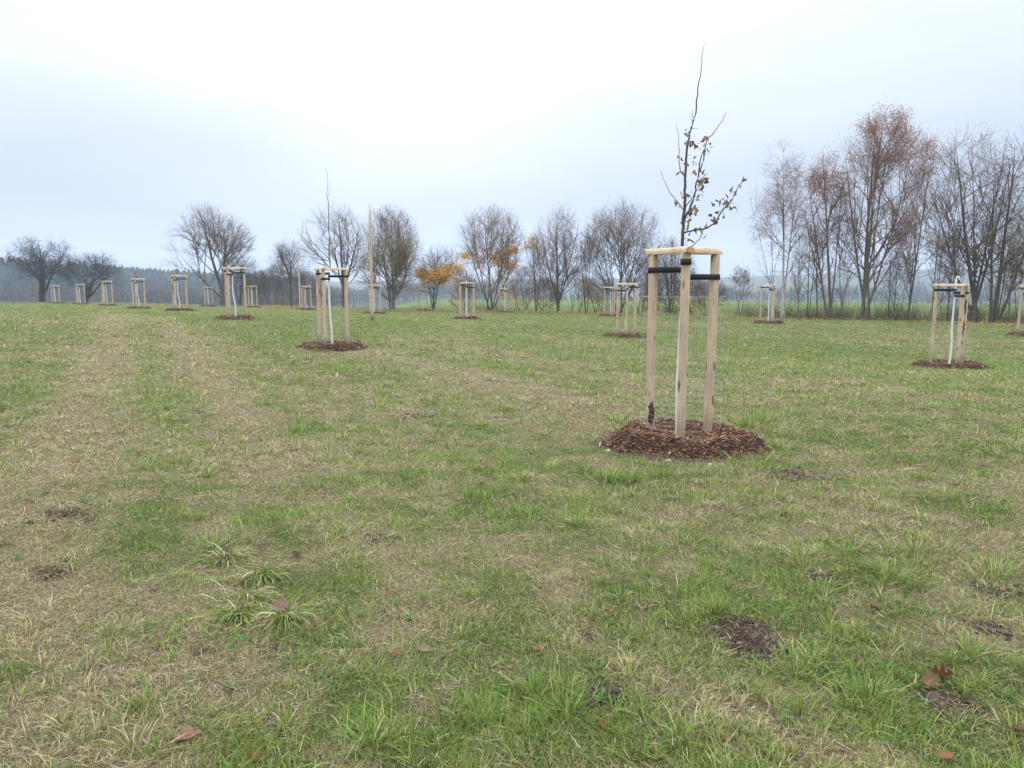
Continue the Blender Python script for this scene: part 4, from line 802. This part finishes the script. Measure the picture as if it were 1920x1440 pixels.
# low brush at the foot of the right-hand trees
def brush():
    mb = MB(); g = np.random.default_rng(77); n = 9500; u = g.uniform(770, 2150, n) ; D = np.interp(u, [u_ for u_, _, _ in TREEV if u_ >= 0], [d_ for u_, _, d_ in TREEV if u_ >= 0]) + g.normal(1.2, .9, n)
    D = np.where(u > 1920, 45.5 + g.normal(1, .8, n), D)
    x = (u - 960) / F * D; y = D; dens = vnoise(u, u * 0, 45, 4, 2); k = g.random(n) < np.clip((dens - .25) * 1.8 + .35 * (u > 1730) - .35 * (u < 1300), .03, 1); x, y = x[k], y[k]; n = len(x); z = ground(x, y)
    P = np.empty((n, 4, 3)); P[:, 0] = np.stack([x, y, z - .05], -1); d = nrm(np.stack([g.normal(0, .45, n), g.normal(0, .45, n), np.ones(n)], -1)); L = g.gamma(5, .2, n)
    for j in range(1, 4): d = nrm(d + g.normal(0, .18, (n, 3))); P[:, j] = P[:, j - 1] + d * (L / 3)[:, None]
    cc = np.array([BK['brown'], BK['grey'], BK['olive']])[g.integers(0, 3, n)]; tubes(mb, P, np.tile(np.array([.010, .008, .006, .004]), (n, 1)), 3, col=cc)
    leaves_on(mb, g, P, 6500, .07, OL + [(.20, .2, .06)], jit=.16)
    tag(mb.build('undergrowth', M_BARK), 'tangled low brown and olive brush under the right trees', 'undergrowth', kind='stuff')
brush()
def crumbs():
    mb = MB(); g = np.random.default_rng(79); X = []; Y = []; S = []
    for bx, by, br, a in BARE:
        n = int(260 * min(1, a)); X.append(bx + g.normal(0, br * .55, n)); Y.append(by + g.normal(0, br * .55, n)); S.append(g.gamma(2.2, .0026, n) * (1 + by * .08))
    x, y, s_ = np.concatenate(X), np.concatenate(Y), np.concatenate(S); n = len(x); c = np.stack([x, y, ground(x, y) + s_ * .3], -1)
    o6 = np.array([[1, 0, 0], [0, 1, 0], [-1, 0, 0], [0, -1, 0], [0, 0, .8], [0, 0, -.8]]); V = c[:, None] + o6[None] * s_[:, None, None] * g.uniform(.6, 1.3, (n, 6, 1))
    f = np.array([[0, 1, 4], [1, 2, 4], [2, 3, 4], [3, 0, 4], [1, 0, 5], [2, 1, 5], [3, 2, 5], [0, 3, 5]]); T = (np.arange(n) * 6)[:, None, None] + f[None]
    cc = np.array((.075, .055, .043)) * g.uniform(.5, 1.6, (n, 1)); mb.add(V.reshape(-1, 3), None, T.reshape(-1, 3), col=np.repeat(cc, 6, 0))
    tag(mb.build('soil_crumbs', M_BARK, smooth=False), 'dark crumbs of earth on the bare patches in the grass', 'soil', kind='stuff')
crumbs()
def litter():
    mb = MB(); g = np.random.default_rng(78); n = 9500; u = g.uniform(480, 1990, n); D = np.interp(u, [u_ for u_, _, _ in TREEV if u_ >= 0], [d_ for u_, _, d_ in TREEV if u_ >= 0]) - np.abs(g.normal(0, 4.5, n)) + 1
    w = np.exp(-((u - 560) / 90) ** 2) + .55 * np.exp(-((u - 830) / 150) ** 2) + .35 * np.exp(-((u - 1150) / 150) ** 2) + .18; k = g.random(n) < w; u, D = u[k], D[k]
    x = (u - 960) / F * D; y = D; z = ground(x, y) + .15; n = len(x); p = np.stack([x, y, z], -1)
    a = g.uniform(0, 2 * pi, n); d = np.stack([np.cos(a), np.sin(a), g.normal(0, .35, n)], -1); s = nrm(np.cross(d, [0, 0, 1.])); s[:, 2] += g.normal(0, .3, n); L = g.uniform(.07, .15, n)[:, None]
    V = np.stack([p, p + d * L * .5 + s * L * .4, p + d * L, p + d * L * .5 - s * L * .4], 1).reshape(-1, 3)
    cc = np.array(OR + YE + [(.3, .16, .07)])[g.integers(0, 6, n)] * .85; mb.add(V, np.arange(n * 4).reshape(-1, 4), col=np.repeat(cc, 4, axis=0))
    tag(mb.build('leaf_litter', M_LEAF, smooth=False), 'orange and yellow fallen leaves strewn below the far trees', 'leaf litter', kind='stuff')
litter()

# ---------------------------------------------------------------- far woods
M_WOODS = vcol('distant_wood', .95, .05, .25, .5)
def woods():
    g = np.random.default_rng(88); mb = MB()
    def conifers(x, y, H):
        n = len(x); z = ground(x, y); lay, m = 7, 7; col = np.array((.022, .045, .034)) * g.uniform(.7, 1.4, (n, 1)); a = np.arange(m) / m * 2 * pi
        for l in range(lay):
            f = l / lay; zb = z + H * (.10 + .78 * f); zt = z + H * min(1, .10 + .78 * f + .30); rr = H * .25 * (1 - f) ** .7 + .4
            ring = rr[:, None] * (1 + g.uniform(-.35, .25, (n, m))); A = a[None] + g.uniform(0, 1, (n, 1))
            V = np.concatenate([np.stack([x[:, None] + ring * np.cos(A), y[:, None] + ring * np.sin(A), zb[:, None] + g.normal(0, .25, (n, m))], -1), np.stack([x, y, zt], -1)[:, None]], 1)
            b0 = (np.arange(n) * (m + 1))[:, None, None]; j = np.arange(m); T = b0 + np.stack([j, (j + 1) % m, np.full(m, m)], -1)[None]
            mb.add(V.reshape(-1, 3), None, T.reshape(-1, 3), col=np.repeat(col, m + 1, axis=0))
    def decid(x, y, H, colr):
        n = len(x); K = 120; z = ground(x, y); c = np.repeat(np.stack([x, y, z + H * .58], -1), K, 0); Hh = np.repeat(H, K)
        d = nrm(g.normal(0, 1, (n * K, 3))); d[:, 2] = np.abs(d[:, 2]) * 1.1 - .1; rad = Hh * .36 * g.random(n * K) ** .5
        p = c + d * rad[:, None] - np.array([0, 0, 1]) * (Hh * .12)[:, None]; t = nrm(d + g.normal(0, .35, (n * K, 3)) + [0, 0, .6]); s = nrm(np.cross(t, g.normal(0, 1, (n * K, 3))))
        L = (Hh * g.uniform(.06, .16, n * K))[:, None]; w = (Hh * g.uniform(.006, .016, n * K))[:, None]
        V = np.stack([p - s * w, p + s * w, p + t * L + s * w * .3, p + t * L - s * w * .3], 1).reshape(-1, 3)
        cc = np.array(colr) * g.uniform(.7, 1.35, (n, 1)); mb.add(V, np.arange(n * K * 4).reshape(-1, 4), col=np.repeat(np.repeat(cc, K, 0), 4, 0))
        st = np.stack([np.stack([x, y, z], -1), np.stack([x + g.normal(0, .4, n), y, z + H * .7], -1)], 1); tubes(mb, st, np.stack([H * .014, H * .006], 1), 4, col=(.07, .06, .05))
    def strip(u0, u1, D0, D1, n): u = g.uniform(u0, u1, n); D = g.uniform(D0, D1, n); return (u - 960) / F * D, D
    x, y = strip(-260, 240, 330, 420, 900); conifers(x, y, g.uniform(16.5, 19.5, len(x)))
    x, y = strip(180, 560, 400, 500, 900); conifers(x, y, g.uniform(14, 16.5, len(x)))
    x, y = strip(-260, 640, 235, 330, 420); decid(x, y, g.uniform(8, 13, len(x)), (.085, .065, .06))
    x, y = strip(230, 420, 415, 425, 40); decid(x, y, g.uniform(15, 18, len(x)), (.30, .17, .05))
    x, y = strip(560, 1000, 380, 520, 240); decid(x, y, g.uniform(9, 15, len(x)), (.10, .085, .075))
    x, y = strip(560, 1250, 520, 640, 200); conifers(x, y, g.uniform(5, 9, len(x)))
    x, y = strip(1250, 2100, 300, 420, 150); decid(x, y, g.uniform(6, 12, len(x)), (.10, .085, .075))
    x, y = strip(1250, 2300, 520, 640, 260); conifers(x, y, g.uniform(5, 9, len(x)))
    tag(mb.build('distant_woods', M_WOODS, smooth=False), 'misty dark conifers and bare woods on the far slopes', 'woods', kind='stuff')
woods()

# ---------------------------------------------------------------- fallen leaves and stones near the camera
def oak_leaf(u, v, L, yaw, curl, col, label, lift=.03, tilt=0.0):
    L *= .85; lift *= .6; col = tuple(q * .85 for q in col)
    g = np.random.default_rng(int(u * 7 + v)); n = 40; t = np.linspace(0, 1, n); lob = .45 + .55 * np.abs(np.sin(t * pi * 3.6 + .5)); w = np.sin(pi * t ** .8) ** .7 * lob * .40
    rows = []
    for k in range(n):
        for s in (-1, -.5, 0, .5, 1):
            yy = w[k] * s; xx = t[k] + .10 * abs(s) * lob[k] * (1 - t[k]); zz_ = curl * (yy * yy * 1.6 + .5 * (t[k] - .5) ** 2) + .012 * sin(k * .35 + s * 2); rows.append([xx - .5, yy, zz_])
    V = np.array(rows) * L; idx = np.arange(n * 5).reshape(n, 5); Q = np.stack([idx[:-1, :-1], idx[:-1, 1:], idx[1:, 1:], idx[1:, :-1]], -1).reshape(-1, 4)
    cc = np.array(col)[None] * (.85 + .3 * g.random((len(V), 1))); mb = MB(); mb.add(V, Q, col=cc)
    stem = np.array([[-.5, 0, curl * .11], [-.62, .02, curl * .12], [-.72, .05, .03]]) * L; tubes(mb, stem[None], np.array([[.0016, .0013, .0013]]), 4, col=np.array(col) * .5)
    p = on_flat(u, v + lift * 90); z = G(p[0], p[1]); o = mb.build('fallen_leaf', M_LEAF, loc=(p[0], p[1], z + lift)); o.rotation_euler = (tilt + g.normal(0, .12), g.normal(0, .15), yaw)
    tag(o, label, 'fallen leaf', 'fallen leaves lying on the near grass')
PK = (.27, .155, .12); TAN = (.26, .15, .09); RUS = (.16, .065, .035); DK = (.08, .04, .026); ORG = (.30, .14, .06)
for a in [(525, 1143, .135, 1.2, .25, PK, 'large flat pinkish oak leaf beside the drooping grass tufts', .05, .35), (70, 1070, .08, .3, .9, RUS, 'rust-brown curled leaf at the left on dry grass', .03, .2), (555, 1043, .09, 2.2, 1.2, DK, 'dark curled leaf above the drooping grass tufts', .035, .4),
          (1742, 1284, .125, .4, .9, TAN, 'big curled tan leaf by the bare soil at right', .04, .5), (1762, 1276, .12, 2.5, 1.6, RUS, 'crumpled red-brown leaf resting on the big tan leaf', .055, .6), (1640, 1140, .10, .2, .8, TAN, 'folded tan leaf in the grass upper right of the soil patch', .035, .3), (1335, 1076, .085, 1.4, .5, ORG, 'pale orange upright leaf above the bright green tuft', .04, .9),
          (795, 1222, .095, .1, .4, (.28, .17, .15), 'grey-purple flat leaf in the lower centre', .03, .1), (745, 1226, .06, .8, .6, ORG, 'small orange-tan leaf just left of the grey-purple leaf', .03, .4), (1126, 1366, .075, 1.5, .6, ORG, 'orange leaf standing near the bottom, right of centre', .04, .9), (1392, 1296, .07, .9, .8, DK, 'dark leaf with yellow edge below the soil patch', .03, .6),
          (1012, 1217, .07, .4, .5, TAN, 'faded tan leaf half sunk in the middle of the grass', .025, .3), (287, 1106, .06, 1.9, .7, TAN, 'small tan leaf on the dry grass, left', .025, .3), (352, 1386, .11, .5, .8, (.36, .19, .13), 'brown leaf lying in straw near the bottom left', .025, .2), (1680, 868, .07, .8, .9, RUS, 'rust leaf alone right of the nearest mulch mound', .03, .5),
          (5, 770, .12, .2, 1.0, RUS, 'rust leaf at the far left edge', .03, .4), (860, 944, .08, 1.2, .8, RUS, 'rust leaf in the middle distance, left of nearest mound', .03, .3), (1905, 1374, .09, 2.6, .8, (.24, .13, .10), 'dull brown leaf at the lower right edge', .03, .2), (1770, 1424, .08, .2, .7, ORG, 'orange leaf at the bottom right', .03, .3), (1292, 1388, .05, .4, .4, TAN, 'small pale tan leaf at the bottom, right of centre', .03, .4),
          (478, 1424, .07, 1.7, .5, ORG, 'orange-brown leaf at the bottom, left of centre', .03, .6), (1232, 1297, .05, 1.5, .6, RUS, 'small red leaf tip left of the dark leaf', .03, .9), (54, 943, .08, .3, .6, RUS, 'rust leaf at left above the bare patch', .03, .3), (140, 864, .11, .3, .6, ORG, 'orange leaf far left on the pale track', .03, .3), (1180, 1243, .05, 1.3, .4, (.6, .42, .08), 'small yellow leaf near the middle', .03, .5), (1360, 1388, .05, 1.0, .4, ORG, 'bright orange scrap at the bottom under the dark leaf', .03, .5)]:
    oak_leaf(*a)
def stone(u, v, s, label):
    g = np.random.default_rng(int(u)); m, n = 10, 7; V = []
    for i in range(n):
        ph = pi * i / (n - 1)
        for j in range(m): a = 2 * pi * j / m; r = 1 + .22 * sin(a * 2 + u) + g.normal(0, .06); V.append([s * r * sin(ph) * cos(a), s * .8 * r * sin(ph) * sin(a), s * .6 * cos(ph) * (1 + g.normal(0, .04))])
    idx = np.arange(n * m).reshape(n, m); i2 = np.roll(idx, -1, 1); p = on_flat(u, v); mb = MB(); mb.add(V, np.stack([idx[:-1], idx[1:], i2[1:], i2[:-1]], -1).reshape(-1, 4))
    tag(mb.build('stone', M_STONE, loc=(p[0], p[1], G(p[0], p[1]) + s * .25)), label, 'stone', 'stones by the nearest mulch mound')
stone(1141, 846, .034, 'tan stone at the left rim of the nearest mulch mound'); stone(1253, 864, .03, 'pale stone at the front rim of the nearest mulch mound'); stone(1331, 871, .025, 'whitish stone in front of the nearest mulch mound')

# ---------------------------------------------------------------- haze
hm, ht, ho = mat('haze'); pv = N(ht, 'ShaderNodeVolumePrincipled'); pv.inputs['Color'].default_value = (.66, .78, 1, 1); pv.inputs['Density'].default_value = .00068; pv.inputs['Anisotropy'].default_value = .2
ht.links.new(pv.outputs[0], ho.inputs['Volume'])
mb = MB(); x0, x1, y0, y1, z0, z1 = -2700, 2700, -2700, 2700, -60, 105
mb.add([[x0, y0, z0], [x1, y0, z0], [x1, y1, z0], [x0, y1, z0], [x0, y0, z1], [x1, y0, z1], [x1, y1, z1], [x0, y1, z1]], [[0, 3, 2, 1], [4, 5, 6, 7], [0, 1, 5, 4], [1, 2, 6, 5], [2, 3, 7, 6], [3, 0, 4, 7]])
tag(mb.build('haze', hm, smooth=False), 'thin bluish mist over the valley and far woods', 'haze', kind='stuff')
